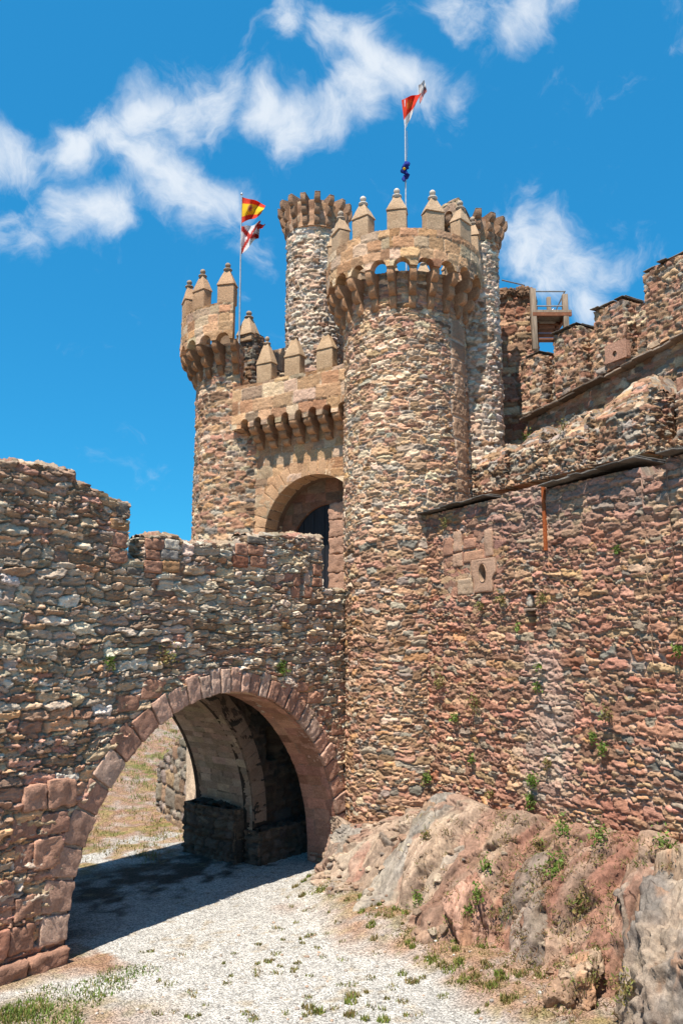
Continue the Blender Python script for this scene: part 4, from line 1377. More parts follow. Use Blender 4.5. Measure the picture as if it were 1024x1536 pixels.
for zz in (.62, .18):
    mb.tube([(pa[0], 21.4, zd + zz), (pb[0], 21.4, zd + zz)], .022, (.3, .3, .3), 6)
    mb.tube([(pb[0], 21.4, zd + zz), (pb[0] + .1, 22.8, zd + zz)], .022, (.3, .3, .3), 6)
mb.tube([(pa[0] + .2, 22.6, zd + .15), (pb[0], 22.6, zd + .62)], .02, (.3, .3, .3), 6)
a, b = at_y(752, 420, 22.3), at_y(786, 428, 22.3)
mb.tube([a, b, b - np.array([0, 0, .4])], .022, (.3, .3, .3), 6)
mb.build('railing', M_RAIL, pf)

# ------------------------------------------------------------------ flags
def flag(parent, pts, cols, name='flag'):
    """pts: rows x cols world points; cols: same shape colours"""
    mb = MB()
    P = np.array(pts)
    mb.grid(P, np.array(cols))
    mb.grid(P + np.array([.004, .008, 0]), np.array(cols), flip=True)
    return mb.build(name, M_FLAG, parent)
def quad_flag(c00, c10, c11, c01, n, m, wob, colf, Y, seed):
    """pixel-space outline c(u,v) with v along the pole, given at depth Y, with folds in depth"""
    P, C = [], []
    for i in range(n):
        rowp, rowc = [], []
        for j in range(m):
            a, b = i / (n - 1), j / (m - 1)
            x = (1 - a) * (1 - b) * c00[0] + a * (1 - b) * c10[0] + a * b * c11[0] + (1 - a) * b * c01[0]
            y = (1 - a) * (1 - b) * c00[1] + a * (1 - b) * c10[1] + a * b * c11[1] + (1 - a) * b * c01[1]
            y += 2.2 * a * math.sin(a * 7 + seed + b * 2) * wob
            p = at_y(x, y, Y + wob * .22 * a * math.sin(a * 9 + b * 3 + seed) + .06 * a * math.sin(b * 9))
            rowp.append(p)
            rowc.append(colf(a, b))
        P.append(rowp)
        C.append(rowc)
    return P, C
YEL, REDF, WH, BLU = (.80, .50, .02), (.66, .045, .018), (.72, .70, .70), (.02, .04, .28)
def spain(a, b):
    if (.30 < a < .52) and (.28 < b < .62):
        d = math.hypot((a - .41) / .11, (b - .45) / .17)
        if d < .55:
            return (.40, .07, .05)
        if d < 1:
            return (.45, .22, .08)
    return YEL if .25 < b < .75 else REDF
def tatter(a, b):
    d1, d2 = abs(b - a), abs(b - (1 - a))
    if min(d1, d2) < .12:
        return (.50, .04, .03)
    return WH
YL = 23.2
fl = thing('flagpole', 'left metal flagpole flying a red and yellow flag above a torn white flag', 'flagpole')
mb = MB()
b0, b1 = at_y(359, 520, YL), at_y(362.5, 292, YL)
b0[2] = 13.0
mb.tube([b0, b1], [.03, .022], (.45, .45, .47))
mb.build('pole', M_POLE, fl)
mb = MB()
mb.lathe(b1, [(.0, -.02), (.04, 0), (.045, .03), (0, .07)], (.5, .5, .5), 8)
mb.build('pole_cap', M_POLE, fl)
o = flag(fl, *quad_flag((362, 295), (398, 306), (391, 322), (361, 335), 40, 24, 1, spain, YL, 1))
o['label'] = 'red and yellow striped flag with a shield'
o = flag(fl, *quad_flag((361, 340), (391, 334), (388, 356), (360, 383), 30, 18, 1.6, tatter, YL, 4))
o['label'] = 'torn white flag with a red saltire'
mb = MB()
P_, C_ = quad_flag((384, 338), (397, 335), (398, 339), (386, 345), 8, 5, 1, lambda a, b: (.5, .04, .03), YL, 2)
mb.grid(np.array(P_), np.array(C_))
mb.build('torn_strip', M_FLAG, fl)
YR = 21.5
fr = thing('flagpole', 'tall flagpole behind the broad tower with red and white flag and furled blue flag', 'flagpole')
mb = MB()
b0, b1 = at_y(607.5, 310, YR), at_y(607, 150, YR)
b0[2] = 13.9
mb.tube([b0, b1], [.035, .022], (.45, .45, .47))
mb.build('pole', M_POLE, fr)
def rw(a, b):
    if b > .66:
        return WH
    if .25 < a < .6 and .15 < b < .5 and math.hypot((a - .42) / .18, (b - .32) / .18) < 1:
        return (.62, .22, .04)
    return REDF
P, C = quad_flag((602, 150), (632, 138), (622, 160), (607, 196), 30, 26, 1.1, rw, YR, 2)
# pinch towards the lower pole end as in the photo's collapsed fold
o = flag(fr, P, C)
o['label'] = 'wind-twisted red flag with white lower band'
P, C = quad_flag((627, 128), (636, 121), (640, 135), (629, 156), 14, 12, .8, lambda a, b: (.55, .52, .52) if b < .7 else (.6, .3, .3), YR, 5)
o = flag(fr, P, C, 'flag_tip')
mb = MB()
pts = [at_y(607.5 + 3 * math.sin(k * 1.3), 243 + k * 3.2, YR - .05 + .05 * math.cos(k * 1.7)) for k in range(10)]
mb.tube(pts, [.03, .09, .11, .08, .1, .06, .08, .085, .06, .02], BLU, 9)
o = mb.build('flag', M_FLAG, fr)
o['label'] = 'dark blue flag furled round the pole'
mb = MB()
mb.lathe(at_y(606, 253, YR - .14), [(0, -.05), (.05, 0), (0, .05)], YEL, 8)
mb.build('flag_emblem', M_FLAG, fr)
mb = MB()
mb.tube([at_y(610, 196, YR), at_y(611, 220, YR), at_y(609, 245, YR)], .008, (.1, .25, .5), 4)
mb.build('halyard', M_POLE, fr)

# ------------------------------------------------------------------ rock below the curtain wall
def rp(t, off, z):
    return np.array([P0[0] + wd[0] * t + wn_[0] * off, P0[1] + wd[1] * t + wn_[1] * off, z])
def ridged(x, y, z=0.0, octv=4, seed=0):
    r, a, f = 0, .5, 1.0
    for i in range(octv):
        r = r + a * (1 - np.abs(vn(x * f, y * f, np.asarray(z) * f, seed + 13 * i))) ** 2
        a *= .5
        f *= 2.1
    return r
def make_rock_slope():
    ts, ks = lin(-2.6, 11, .024), np.linspace(0, 1, 150)
    T, K = np.meshgrid(ts, ks, indexing='ij')
    tower_off = -.46 + np.sqrt(np.clip(1.6 ** 2 - (T + 1.51) ** 2, 0, None))
    o0 = np.maximum(tower_off, 0) - .12
    o1 = rock_foot(T) + .15 * fbm(T * 1.5, T * 0, 0, 3, 3)
    zt = np.interp(T, [-2.6, -1.7, -.4, .6, 1.1, 2.2, 3.2, 5, 11], [.5, .9, 1.1, 1.3, 1.7, 1.8, 1.85, 2.0, 2.1]) + .22 * fbm(T * 1.8, T * 0, 4, 3, 8)
    prof_o = np.interp(K, [0, .1, .45, .8, 1], [0, .12, .42, .70, 1])
    prof_z = np.interp(K, [0, .08, .45, .8, 1], [1, .97, .58, .15, -.05])
    OFF = o0 + (o1 - o0) * prof_o
    Z = zt * prof_z
    gul = np.abs(vn(T * 1.6 + .5 * vn(T * .7, K * 3, 0, 71), K * .7, 3, 72))
    stp = sst(3.4, 2.2, T)
    prof_o2 = np.interp(K, [0, .1, .5, .72, 1], [0, .16, .46, .66, 1])
    prof_z2 = np.interp(K, [0, .1, .5, .72, 1], [1, 1.0, .58, .07, -.06])
    OFF = OFF + (o1 - o0) * (prof_o2 - prof_o) * stp
    Z = Z + zt * (prof_z2 - prof_z) * stp
    h = -.22 * np.exp(-(gul / .14) ** 2) * sst(0, .2, K) * sst(1, .8, K)
    h = h + .16 * fbm(T * 1.4, K * 4, 0, 4, 53) + .10 * (ridged(T * 3.5, K * 8, 4, 4, 54) - .5) + .045 * fbm(T * 16, K * 40, 6, 4, 55)
    R = np.random.RandomState(5)
    W = K * 3.3
    h = h - .22 * stp * sst(.95, .75, K)
    wT, wW = T + .10 * fbm(T * 2.5, W * 2.5, 0, 3, 91), W + .12 * fbm(T * 2.2, W * 2.2, 3, 3, 92)
    plates = np.full(T.shape, -.6)
    pid = np.zeros(T.shape, int)
    for i in range(120):
        t0 = R.uniform(-2.6, 3.4) if i < 85 else R.uniform(3.0, 9.5)
        w0 = R.uniform(.0, 2.6) if t0 < 3.2 else R.uniform(0, 2.2)
        size = R.uniform(.22, .55) * (1.0 if t0 < 3.2 else .75)
        top = R.uniform(.02, .50) * (1.0 if t0 < 3.2 else .6)
        g = top + R.uniform(-.35, .35) * (wT - t0) + R.uniform(-.12, .22) * (wW - w0)
        th0 = R.uniform(0, 6.28)
        for j in range(6):
            a_ = th0 + j * 1.047 + R.uniform(-.35, .35)
            dx, dy = math.cos(a_), math.sin(a_) * .42
            g = np.minimum(g, top + R.uniform(1.4, 3.2) * (size * R.uniform(.55, 1) - (dx * (wT - t0) + dy * (wW - w0))))
        pid = np.where(g > plates, i + 1, pid)
        plates = np.maximum(plates, g)
    plates = plates + .07 * (ridged(wT * 5, wW * 2.2, 1, 5, 93) - .55) + .03 * fbm(wT * 15, wW * 12, 2, 3, 94)
    cr = fbm(wT * 3.2, wW * 1.1, 5, 4, 95)
    plates = plates - .13 * np.exp(-(cr / .022) ** 2)
    cr = fbm(wT * 2.1 + 9, wW * .5, 6, 3, 96)
    plates = plates - .18 * np.exp(-(cr / .018) ** 2)
    rk = sst(-.03, .05, plates - h) * sst(1.03, .93, K)
    h = np.where(K < .99, np.maximum(h, plates * sst(1.0, .9, K) * sst(-.02, .05, K)), h)
    brown, red, pale = np.array((.235, .145, .098)), np.array((.25, .13, .09)), np.array((.33, .235, .165))
    m = sst(-.2, .25, fbm(T * 1.2, K * 3, 7, 4, 56))[..., None]
    col = brown + (red - brown) * m
    m = (sst(.08, .35, fbm(T * 2.3, K * 5, 8, 4, 57)) * .8)[..., None]
    col = col + (pale - col) * m
    col = col * (1 + .45 * fbm(T * 9, K * 22, 10, 4, 59))[..., None]
    pr = R.rand(200)[pid]
    rc = np.where((pr < .45)[..., None], np.array((.47, .315, .22)), np.where((pr < .7)[..., None], np.array((.42, .25, .175)), np.where((pr < .88)[..., None], np.array((.36, .29, .235)), np.array((.42, .215, .15)))))
    rc = rc * (.85 + .3 * R.rand(200)[pid])[..., None]
    pp = (sst(.0, .35, fbm(wT * 2.4, wW * 1.2, 8, 4, 97)) * .55)[..., None]
    rc = rc + (np.array((.55, .43, .32)) - rc) * pp
    oo = (sst(.08, .34, fbm(wT * 2.8 + 7, wW * 1.6, 8, 4, 98)) * .55)[..., None]
    rc = rc + (np.array((.27, .185, .135)) - rc) * oo
    side = sst(3.4, 1.8, T)[..., None]
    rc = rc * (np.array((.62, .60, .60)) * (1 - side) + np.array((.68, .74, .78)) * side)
    rc = rc * (1 + .5 * fbm(wT * 12, wW * 5, 9, 5, 58))[..., None]
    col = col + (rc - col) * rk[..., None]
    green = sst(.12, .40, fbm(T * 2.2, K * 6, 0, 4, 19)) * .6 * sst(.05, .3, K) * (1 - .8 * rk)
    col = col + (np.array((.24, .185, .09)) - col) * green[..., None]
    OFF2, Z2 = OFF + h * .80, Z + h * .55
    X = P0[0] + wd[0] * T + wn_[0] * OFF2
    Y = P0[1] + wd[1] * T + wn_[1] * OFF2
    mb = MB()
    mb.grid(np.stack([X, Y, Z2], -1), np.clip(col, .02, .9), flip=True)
    return tag(mb.build('rock_slope', M_ROCK), 'reddish brown soil and rock slope under the curtain wall', None, kind='structure')
def ridged(x, y, z=0.0, octv=4, seed=0):
    r, a, f = 0, .5, 1.0
    for i in range(octv):
        r = r + a * (1 - np.abs(vn(x * f, y * f, np.asarray(z) * f, seed + 13 * i))) ** 2
        a *= .5
        f *= 2.1
    return r
make_rock_slope()
def ico(n):
    import bmesh
    bm = bmesh.new()
    bmesh.ops.create_icosphere(bm, subdivisions=n, radius=1)
    V = np.array([v.co[:] for v in bm.verts])
    Fc = np.array([[v.index for v in f.verts] for f in bm.faces])
    bm.free()
    return V, Fc
IV, IF = ico(6)
IV2, IF2 = ico(3)
def poly_rock(seed, rad, cuts, V, fine=1.0):
    """angular block: radius to the nearest of a set of planes, then weathered"""
    R = np.random.RandomState(seed)
    rr = np.full(len(V), 9.0)
    for k in range(cuts):
        n = R.randn(3)
        n[2] *= .45 if R.rand() < .75 else 2.0
        n /= np.linalg.norm(n)
        q = V @ n
        rr = np.minimum(rr, np.where(q > 1e-3, R.uniform(.72, 1.0) / np.maximum(q, 1e-3), 9))
    rr = np.minimum(rr, 1.45)
    L_ = V * rr[:, None] * np.array(rad)
    x, y, z = L_.T
    wx = x + .12 * fbm(x * 2.5, y * 2.5, z * 2, 3, seed + 1)
    nz = fbm(x * 2.2, y * 2.2, z * 1.4, 3, seed) * .10 + (ridged(wx * 5, y * 5, z * 1.8, 5, seed + 3) - .55) * .12 * fine + fbm(x * 18, y * 18, z * 11, 3, seed + 4) * .03 * fine
    cr = fbm(wx * 2.8, y * 2.8, z * .7, 3, seed + 9)
    st_ = np.abs(np.mod(z * 3.1 + 1.2 * fbm(x * 1.5, y * 1.5, z, 2, seed + 12), 1) - .5)
    nz = nz - .12 * np.exp(-(cr / .022) ** 2) - .022 * np.exp(-(st_ / .05) ** 2)
    return L_ + V * nz[:, None]
def rock_colour(L_, C1, C2, seed):
    x, y, z = L_.T
    m = sst(-.15, .2, fbm(x * 1.5 + 3, y * 1.5, z * .8, 4, seed + 5))[:, None]
    C = np.array(C1) * (1 - m) + np.array(C2) * m
    o = sst(.12, .34, fbm(x * 2.6, y * 2.6, z * 1.1, 4, seed + 8))[:, None] * .6
    C = C + (np.array((.42, .22, .12)) - C) * o
    return np.clip(C * (1 + .45 * fbm(x * 8, y * 8, z * 3, 5, seed + 6))[:, None], .02, .9)
def rock_mesh(name, t, off, z, rad, C1, C2, seed, parent=None, rz=0.0, cuts=16, tilt=0.0, fine=1.0):
    L_ = poly_rock(seed, rad, cuts, IV, fine)
    C = rock_colour(L_, C1, C2, seed)
    c, sn = math.cos(rz), math.sin(rz)
    a_, b_ = L_[:, 0:1] * c - L_[:, 1:2] * sn, L_[:, 0:1] * sn + L_[:, 1:2] * c
    W = rp(t, off, z) + (a_ + tilt * L_[:, 2:3]) * wd + b_ * wn_ + L_[:, 2:3] * np.array([0, 0, 1.0])
    mb = MB()
    k = mb.add(W, C)
    mb.t.append(IF + k)
    return mb.build(name, M_ROCK, parent)
PB, GB, RB, TB = (.38, .275, .19), (.225, .185, .15), (.26, .13, .09), (.30, .195, .13)
crag = thing('rock_outcrop', 'craggy pale tan bedrock outcrop of upright blocks between arch and wall foot', 'rock outcrop')
for i, (t, off, z, rad, C1, C2, rz, tl) in enumerate([
        (-1.75, 1.5, .25, (.32, .42, .60), PB, TB, .2, 0), (-1.2, 1.9, .0, (.42, .4, .42), PB, TB, .5, .1), (-.9, 1.45, .45, (.36, .4, .75), TB, PB, -.3, 0), (.1, 1.2, .5, (.42, .45, .95), TB, GB, -.2, .05),
        (1.15, .75, 1.05, (.42, .6, 1.2), PB, TB, -.1, -.03), (1.75, .95, .95, (.55, .6, 1.05), TB, GB, .3, .05), (2.5, .9, .9, (.5, .5, .95), GB, TB, .2, -.06)]):
    rock_mesh('rock', t, off - .12, z - .12, (rad[0] * 1.12, rad[1] * 1.1, rad[2] * .80), C1, C2, 740 + i, crag, rz, 26, tl)
def rock(label, *a, **k):
    return tag(rock_mesh('boulder', *a, **k), label, 'boulder', 'boulders on the rock slope')
rock('dark red boulder in the middle of the dry weeds', 3.55, 1.85, .35, (.5, .45, .62), RB, (.42, .25, .18), 405)
rock('big grey cracked boulder at the bottom right corner', 7.95, 2.0, .65, (1.05, .85, 1.5), (.20, .17, .145), (.31, .24, .18), 406, cuts=22, fine=2.2)
rock('pale brown rock leaning behind the big grey boulder', 7.7, 1.2, 1.2, (.8, .6, .95), TB, PB, 408)
for i, (t, off, z, lb) in enumerate([(6.25, 2.1, .62, 'pale flat ledge stone, topmost of three beside the grey boulder'), (6.3, 2.3, .36, 'pale flat ledge stone, middle of three beside the grey boulder'), (6.35, 2.5, .12, 'pale flat ledge stone, lowest of three beside the grey boulder')]):
    rock(lb, t, off, z, (.36, .3, .17), PB, TB, 420 + i)
def make_scree():
    R = np.random.RandomState(77)
    mb = MB()
    for k in range(260):
        t, w = R.uniform(-1, 8.2), R.rand() ** .35
        off = .4 + (rock_foot(t) + .1) * w
        r = R.uniform(.025, .085) * (1 + 1.2 * (R.rand() < .1))
        V = IV2
        rr = np.full(len(V), 9.0)
        for j in range(11):
            n = R.randn(3)
            n /= np.linalg.norm(n)
            q = V @ n
            rr = np.minimum(rr, np.where(q > 1e-3, R.uniform(.65, 1) / np.maximum(q, 1e-3), 9))
        P = V * np.minimum(rr, 1.4)[:, None] * r * np.array([1, 1, .7])
        p = rp(t, off, 4)
        hit = SLOPE.ray_cast(Vector(p), Vector((0, 0, -1)))
        if hit[0] is None:
            continue
        kk = mb.add(P + np.array(hit[0]) + [0, 0, r * .15], np.array([(.31, .22, .155), (.25, .16, .11), (.23, .19, .16), (.38, .30, .22)][R.randint(4)]) * R.uniform(.75, 1.2))
        mb.t.append(IF2 + kk)
    for k in range(260):
        px, py = R.uniform(120, 860), R.uniform(1340, 1534)
        if px < 470 and py < 1470 - (px - 90) * .36 + 14:
            continue
        p = at_z(px, py, .0)
        r = R.uniform(.012, .034)
        kk = mb.add(IV2 * r * np.array([1, R.uniform(.7, 1.2), .65]) + [p[0], p[1], float(ground_z(np.array([p[0]]), np.array([p[1]]))[0]) + r * .3], np.array([(.50, .46, .41), (.36, .30, .25), (.27, .24, .21), (.42, .30, .22)][R.randint(4)]) * R.uniform(.8, 1.15))
        mb.t.append(IF2 + kk)
    tag(mb.build('loose_stones', M_ROCK, None, False), 'small loose stones scattered over the slope and the gravel', None, kind='stuff')
from mathutils import Vector
from mathutils.bvhtree import BVHTree
SLOPE = BVHTree.FromObject(bpy.data.objects['rock_slope'], bpy.context.evaluated_depsgraph_get())
make_scree()

# ------------------------------------------------------------------ beyond the arch
rb = thing('retaining_wall', 'pale rough stone retaining wall in the sun beyond the arch', 'wall')
f = plane_pos(np.array([-5.5, 25.3, 0]), np.array([.5, -.866, 0]), np.array([-.866, -.5, 0]))
mb = MB()
u = lin(0, 4.2, .05)
panel(mb, u, -.5, ragged(u, np.interp(u, [0, .8, 1.6, 4.2], [1.5, 2.0, 2.4, 2.6]), .12, seed=61), .05, f,
      Rubble(-1, 15, -1, 6, palette([(1, (.27, .22, .175), 0), (.6, (.30, .20, .13), 0), (.3, (.34, .29, .23), 0)]), (.20, .15, .105), hr=(.2, .5), asp=(1, 1.8), seed=191, bulge=.10), 1.0)
mb.build('wall', M_RUBBLE, rb)

# ------------------------------------------------------------------ plants
def leaf_cluster(mb, c, nrm, size, n, cols, seed, leaf=.035, droop=.3):
    R = random.Random(seed)
    c, nrm = np.array(c), np.array(nrm)
    sd = np.array([-nrm[1], nrm[0], 0])
    for k in range(n):
        a = R.gauss(0, .45) * size
        b = R.gauss(.1, .5) * size
        d = abs(R.gauss(.35, .35)) * size
        p = c + sd * a + np.array([0, 0, b - droop * d]) + nrm * (d + .02)
        ax1 = np.array([R.gauss(0, 1), R.gauss(0, 1), R.gauss(0, 1)])
        ax1 /= np.linalg.norm(ax1)
        ax2 = np.cross(ax1, [R.gauss(0, 1), R.gauss(0, 1), R.gauss(0, 1)])
        ax2 /= np.linalg.norm(ax2) + 1e-6
        l = leaf * R.uniform(.6, 1.5)
        col = np.array(R.choice(cols)) * R.uniform(.7, 1.3)
        mb.faces([p - ax1 * l, p + ax2 * l * .45, p + ax1 * l, p - ax2 * l * .45], [(0, 1, 2, 3)], col)
    for k in range(max(3, n // 10)):
        p = c + sd * R.gauss(0, .35) * size + np.array([0, 0, R.gauss(0, .4) * size]) + nrm * abs(R.gauss(.3, .2)) * size
        mb.tube([c, (c + p) / 2 + np.array([0, 0, .02]), p], [.006, .005, .003], (.16, .13, .05), 3)
GRN = [(.10, .17, .025), (.14, .22, .04), (.17, .21, .05)]
DRY = [(.22, .18, .06), (.25, .17, .07), (.16, .17, .05)]
from mathutils import Vector
from mathutils.bvhtree import BVHTree
BVS = []
for o_ in list(COL.objects):
    if o_.name.startswith(('rock', 'boulder', 'ground')) or (o_.parent and o_.parent.name in ('curtain_wall', 'rock_outcrop', 'round_tower')):
        if o_.type == 'MESH':
            BVS.append(BVHTree.FromObject(o_, bpy.context.evaluated_depsgraph_get()))
def surface(px, py):
    r = Vector(ray(px, py)).normalized()
    best = None
    for bv in BVS:
        h = bv.ray_cast(Vector((0, 0, EYE)), r)
        if h[0] is not None and (best is None or h[3] < best[3]):
            best = h
    return np.array(best[0]), np.array(best[1])
def plant(px, py, base, n, size, cols, label, cnt, seed, group='weeds growing out of the walls'):
    p = on_plane(px, py, base, n) if base is not None else surface(px, py)[0]
    mb = MB()
    leaf_cluster(mb, p + n * .03, n, size * 1.25, int(cnt * 1.6), cols, seed, .03)
    o = mb.build('wall_plant', M_LEAF, None, False)
    return tag(o, label, 'plant', group)
plant(160, 992, A, bn, .10, GRN, 'small green weed on the bridge wall, above its left shoulder', 60, 1)
plant(243, 985, A, bn, .20, DRY, 'straggly yellowed weed on grey stones above the left part of the arch', 60, 2)
plant(418, 1002, A, bn, .13, GRN, 'bright green weed directly over the arch crown, under a pink stone', 80, 3)
W_ = [(665, 1022, .15, DRY, 60, 'dry yellowish weed on the wall, level with the bridge arch crown'), (716, 1055, .17, DRY, 80, 'bushy dry weed on the curtain wall above the tall pale rock'),
      (686, 1076, .09, GRN, 50, 'little green weed just left of and below the bushy dry one'), (645, 1165, .14, GRN, 90, 'leafy green weed at the top of the tall pale rock'),
      (711, 1138, .08, GRN, 40, 'tiny green weed midway between the leafy weed and the drain stain'), (803, 1170, .12, GRN, 90, 'taller green weed below the drain, in the damp streak'),
      (800, 1200, .12, GRN, 80, 'green weed at the wall foot beneath the damp streak'), (908, 1122, .09, GRN, 60, 'fresh green weed on pink stones, right of the damp streak'),
      (915, 1070, .11, DRY, 60, 'yellow-green weed on a brown jutting stone'), (893, 1105, .07, GRN, 40, 'small green weed under the brown jutting stone'),
      (825, 1145, .09, DRY, 40, 'thin weed right of the damp streak'), (757, 900, .10, DRY, 50, 'dry tuft left of the drain opening'), (725, 910, .09, DRY, 40, 'dry tuft right under the oval gun loop'),
      (817, 895, .10, DRY, 50, 'yellowed tuft at the right edge of the drain opening'), (780, 940, .07, GRN, 30, 'green sprig below left of the drain opening'), (1020, 975, .08, GRN, 40, 'green sprig at the right edge of the photo, on the wall'),
      (670, 783, .10, DRY, 40, 'dry tuft under the first slate coping beside the tower'), (930, 825, .07, GRN, 30, 'green sprig high on the wall right of the iron strip'),
      (810, 1030, .08, GRN, 35, 'green sprig in the red streak under the drain'), (812, 1000, .07, GRN, 30, 'smallest sprig close under the drain'), (740, 1190, .09, DRY, 40, 'dry weed where the wall meets the outcrop')]
for i, (x, y, s, c_, n_, lb) in enumerate(W_):
    plant(x, y, None, wn_, s, c_, lb, n_, 20 + i)
plant(795, 655, P0 - wn_ * 3.3, wn_, .14, GRN, 'green weed under the left end of the highest coping', 50, 60)
plant(848, 640, P0 - wn_ * 1.85, wn_, .12, DRY, 'yellowish weed on a humped merlon', 40, 61)
for i, (x, y, off, s, c_, n_, lb) in enumerate([(845, 1298, 1.3, .26, GRN, 190, 'broad green bush on the rock slope, right of the middle'), (905, 1252, .6, .18, GRN, 110, 'green weed in the crevice at the wall foot'),
        (850, 1240, .5, .16, GRN, 90, 'green weed at the wall foot above the broad bush'), (1005, 1268, .7, .2, GRN, 120, 'green weed on top of the big grey boulder'), (735, 1300, 1.55, .14, GRN, 80, 'upright green weed on the pink rock face'),
        (722, 1340, 1.7, .14, GRN, 80, 'green weed low on the pink rock face'), (645, 1250, 1.6, .12, DRY, 50, 'dry weed in the cleft left of the tall rib'), (708, 1362, 2.1, .10, GRN, 50, 'green weed at the base of the outcrop'),
        (632, 1345, 2.2, .11, GRN, 50, 'green weed at the foot of the tall rib'), (875, 1350, 1.8, .16, DRY, 80, 'olive weed between the red rock and the boulder'), (945, 1480, 2.3, .16, DRY, 80, 'dry weed at the left foot of the grey boulder'),
        (815, 1265, .9, .12, DRY, 50, 'dry weed above the dark red rock')]):
    plant(x, y, None, wn_, s, c_, lb, n_, 80 + i, 'weeds on the rock slope')

def make_dry_weeds():
    R = random.Random(19)
    P, C = [], []
    for k in range(800):
        px, py = R.uniform(600, 1024), R.uniform(1215, 1530)
        if py < 1180 + (px - 640) * .24 or (px > 925 and py > 1300) or py > 1400 + (px - 560) * .55 or (px < 740 and R.random() < .55):
            continue
        p, nn = surface(px, py)
        cols = DRY + [(.30, .19, .10), (.24, .13, .08)] + (GRN if R.random() < .25 else [])
        for j in range(R.randint(8, 26)):
            q = p + np.array([R.gauss(0, .07), R.gauss(0, .07), R.gauss(0, .03) - .01])
            h = R.uniform(.03, .11)
            d = np.array([R.gauss(0, .6), R.gauss(0, .6) - .3, R.uniform(.3, 1)])
            d /= np.linalg.norm(d)
            sd = np.cross(d, [R.gauss(0, 1), R.gauss(0, 1), .3])
            sd = sd / np.linalg.norm(sd) * .009
            c = np.array(R.choice(cols)) * R.uniform(.7, 1.25)
            P += [q - sd, q + sd, q + d * h]
            C += [c, c, c]
    mb = MB()
    k = mb.add(np.array(P), np.array(C))
    mb.t.append(np.arange(len(P)).reshape(-1, 3) + k)
    tag(mb.build('dry_weeds', M_LEAF, None, False), 'straw-coloured dry weeds scattered over the rock slope', None, kind='stuff')
make_dry_weeds()
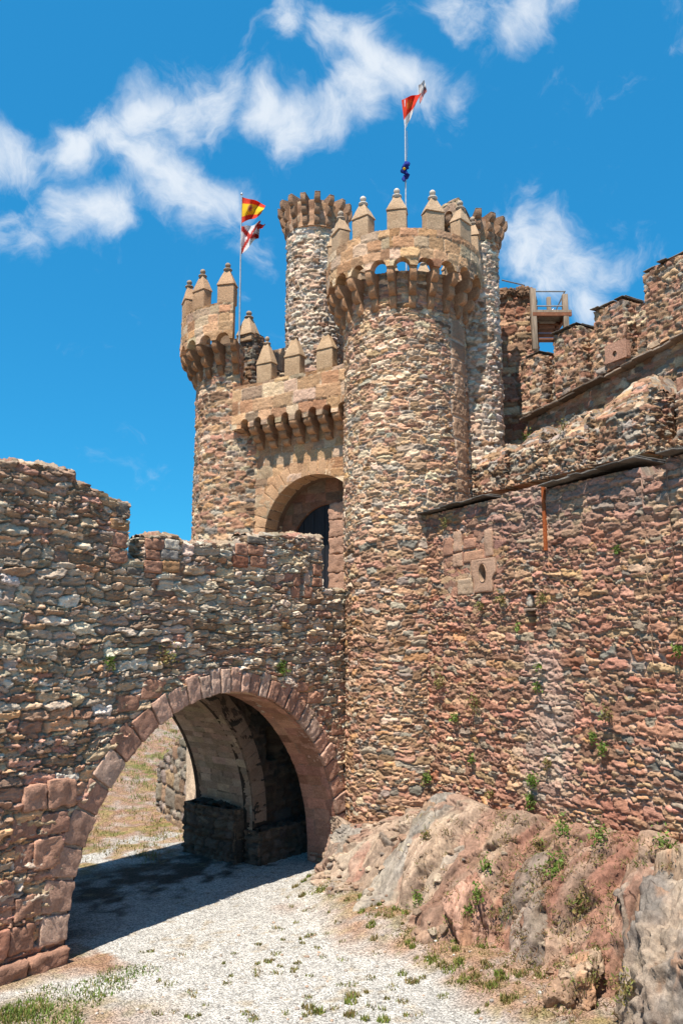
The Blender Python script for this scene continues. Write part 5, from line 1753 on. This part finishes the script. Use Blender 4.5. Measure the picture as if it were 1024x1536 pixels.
def make_grass():
    R = random.Random(9)
    mb = MB()
    spots = []
    def patch(px, py, r, n, cols, h, z=0.02):
        p = at_z(px, py, z)
        for k in range(n):
            a, d = R.uniform(0, 6.283), r * math.sqrt(R.random())
            spots.append((p[0] + d * math.cos(a), p[1] + d * math.sin(a), cols, h))
    for (px, py, r, n, h) in [(40, 1515, .35, 700, .05), (10, 1530, .4, 700, .05), (150, 1480, .4, 420, .04), (180, 1460, .35, 260, .035), (120, 1500, .35, 300, .04), (70, 1490, .3, 160, .04), (215, 1455, .3, 160, .03), (90, 1530, .35, 420, .045)]:
        patch(px, py, r, n, GRN + DRY[:1], h)
    for (px, py, r, n) in [(480, 1345, .28, 150), (520, 1352, .3, 150), (570, 1390, .25, 100), (610, 1385, .35, 130), (650, 1395, .35, 160), (600, 1420, .2, 60), (660, 1430, .3, 90), (700, 1480, .3, 90), (640, 1450, .2, 40),
                           (560, 1375, .2, 80), (740, 1500, .3, 70), (560, 1510, .12, 25), (500, 1512, .08, 20), (690, 1440, .3, 80), (790, 1480, .3, 80), (840, 1500, .3, 80)]:
        patch(px, py, r, int(n * .8), DRY + GRN[2:], .05)
        for j in range(5):
            patch(px + R.uniform(-45, 45), py + R.uniform(-22, 22), R.uniform(.05, .12), R.randint(40, 90), [(.17, .20, .04), (.22, .20, .05), (.13, .18, .03)] if R.random() < .6 else DRY, .055)
    for k in range(170):                                            # stray tufts in the gravel
        px, py = R.uniform(180, 820), R.uniform(1345, 1530)
        if px < 380 and py < 1420:
            continue
        patch(px, py, R.uniform(.03, .11), R.randint(14, 45), DRY + GRN[2:], .035)
    for k in range(320):                                            # bank beyond the arch
        x, y = R.uniform(-10.5, -4.2), R.uniform(20, 34)
        g = R.random() < .35 + .6 * (y > 27)
        for j in range(22):
            a, d = R.uniform(0, 6.283), R.uniform(0, .4)
            spots.append((x + d * math.cos(a), y + d * math.sin(a), GRN + DRY if g else DRY, .10 if y > 26 else .07))
    xs, ys = np.array([s[0] for s in spots]), np.array([s[1] for s in spots])
    zs = ground_z(xs, ys)
    P, C = [], []
    for (x, y, cols, h), z in zip(spots, zs):
        a = R.uniform(0, 6.283)
        hh = h * R.uniform(.5, 1.5)
        w = .011 * R.uniform(.7, 1.6)
        c = np.array(R.choice(cols)) * R.uniform(.7, 1.25)
        dx, dy = math.cos(a), math.sin(a)
        lean = R.uniform(.2, .9) * hh
        P += [(x - dy * w, y + dx * w, z - .01), (x + dy * w, y - dx * w, z - .01), (x + dx * lean, y + dy * lean, z + hh)]
        C += [c, c, c]
    k = mb.add(np.array(P), np.array(C))
    mb.t.append(np.arange(len(P)).reshape(-1, 3) + k)
    tag(mb.build('grass', M_LEAF, None, False), 'thin green and straw-coloured grass in the gravel', None, kind='stuff')
make_grass()
def shrub(label, x, y, r, seed, group='shrubs on the bank beyond the arch'):
    z = float(ground_z(np.array([x]), np.array([y]))[0])
    R = random.Random(seed)
    t = thing('shrub', label, 'shrub', group)
    mb = MB()
    for k in range(420):
        d = np.array([R.gauss(0, 1), R.gauss(0, 1), R.gauss(0, 1)])
        d = d / np.linalg.norm(d) * r * R.uniform(.5, 1) * (1 + .3 * math.sin(d[0] * 4 + d[1] * 3))
        p = np.array([x, y, z + r * .9]) + d * np.array([1, 1, .9])
        a1 = np.array([R.gauss(0, 1) for _ in range(3)])
        a1 /= np.linalg.norm(a1)
        a2 = np.cross(a1, [R.gauss(0, 1) for _ in range(3)])
        a2 /= np.linalg.norm(a2) + 1e-6
        l = .11 * R.uniform(.6, 1.4)
        mb.faces([p - a1 * l, p + a2 * l * .5, p + a1 * l, p - a2 * l * .5], [(0, 1, 2, 3)], np.array(R.choice([(.035, .07, .02), (.05, .10, .025)])) * R.uniform(.7, 1.3))
    mb.build('foliage', M_LEAF, t, False)
    mb = MB()
    for k in range(4):
        mb.tube([(x, y, z - .1), (x + R.uniform(-.3, .3) * r, y + R.uniform(-.3, .3) * r, z + r)], [.04, .015], (.12, .08, .05), 5)
    mb.build('stem', M_BROWN, t)
shrub('dark green shrub seen through the arch at the top of the bank', -8.2, 38.5, 1.2, 3)
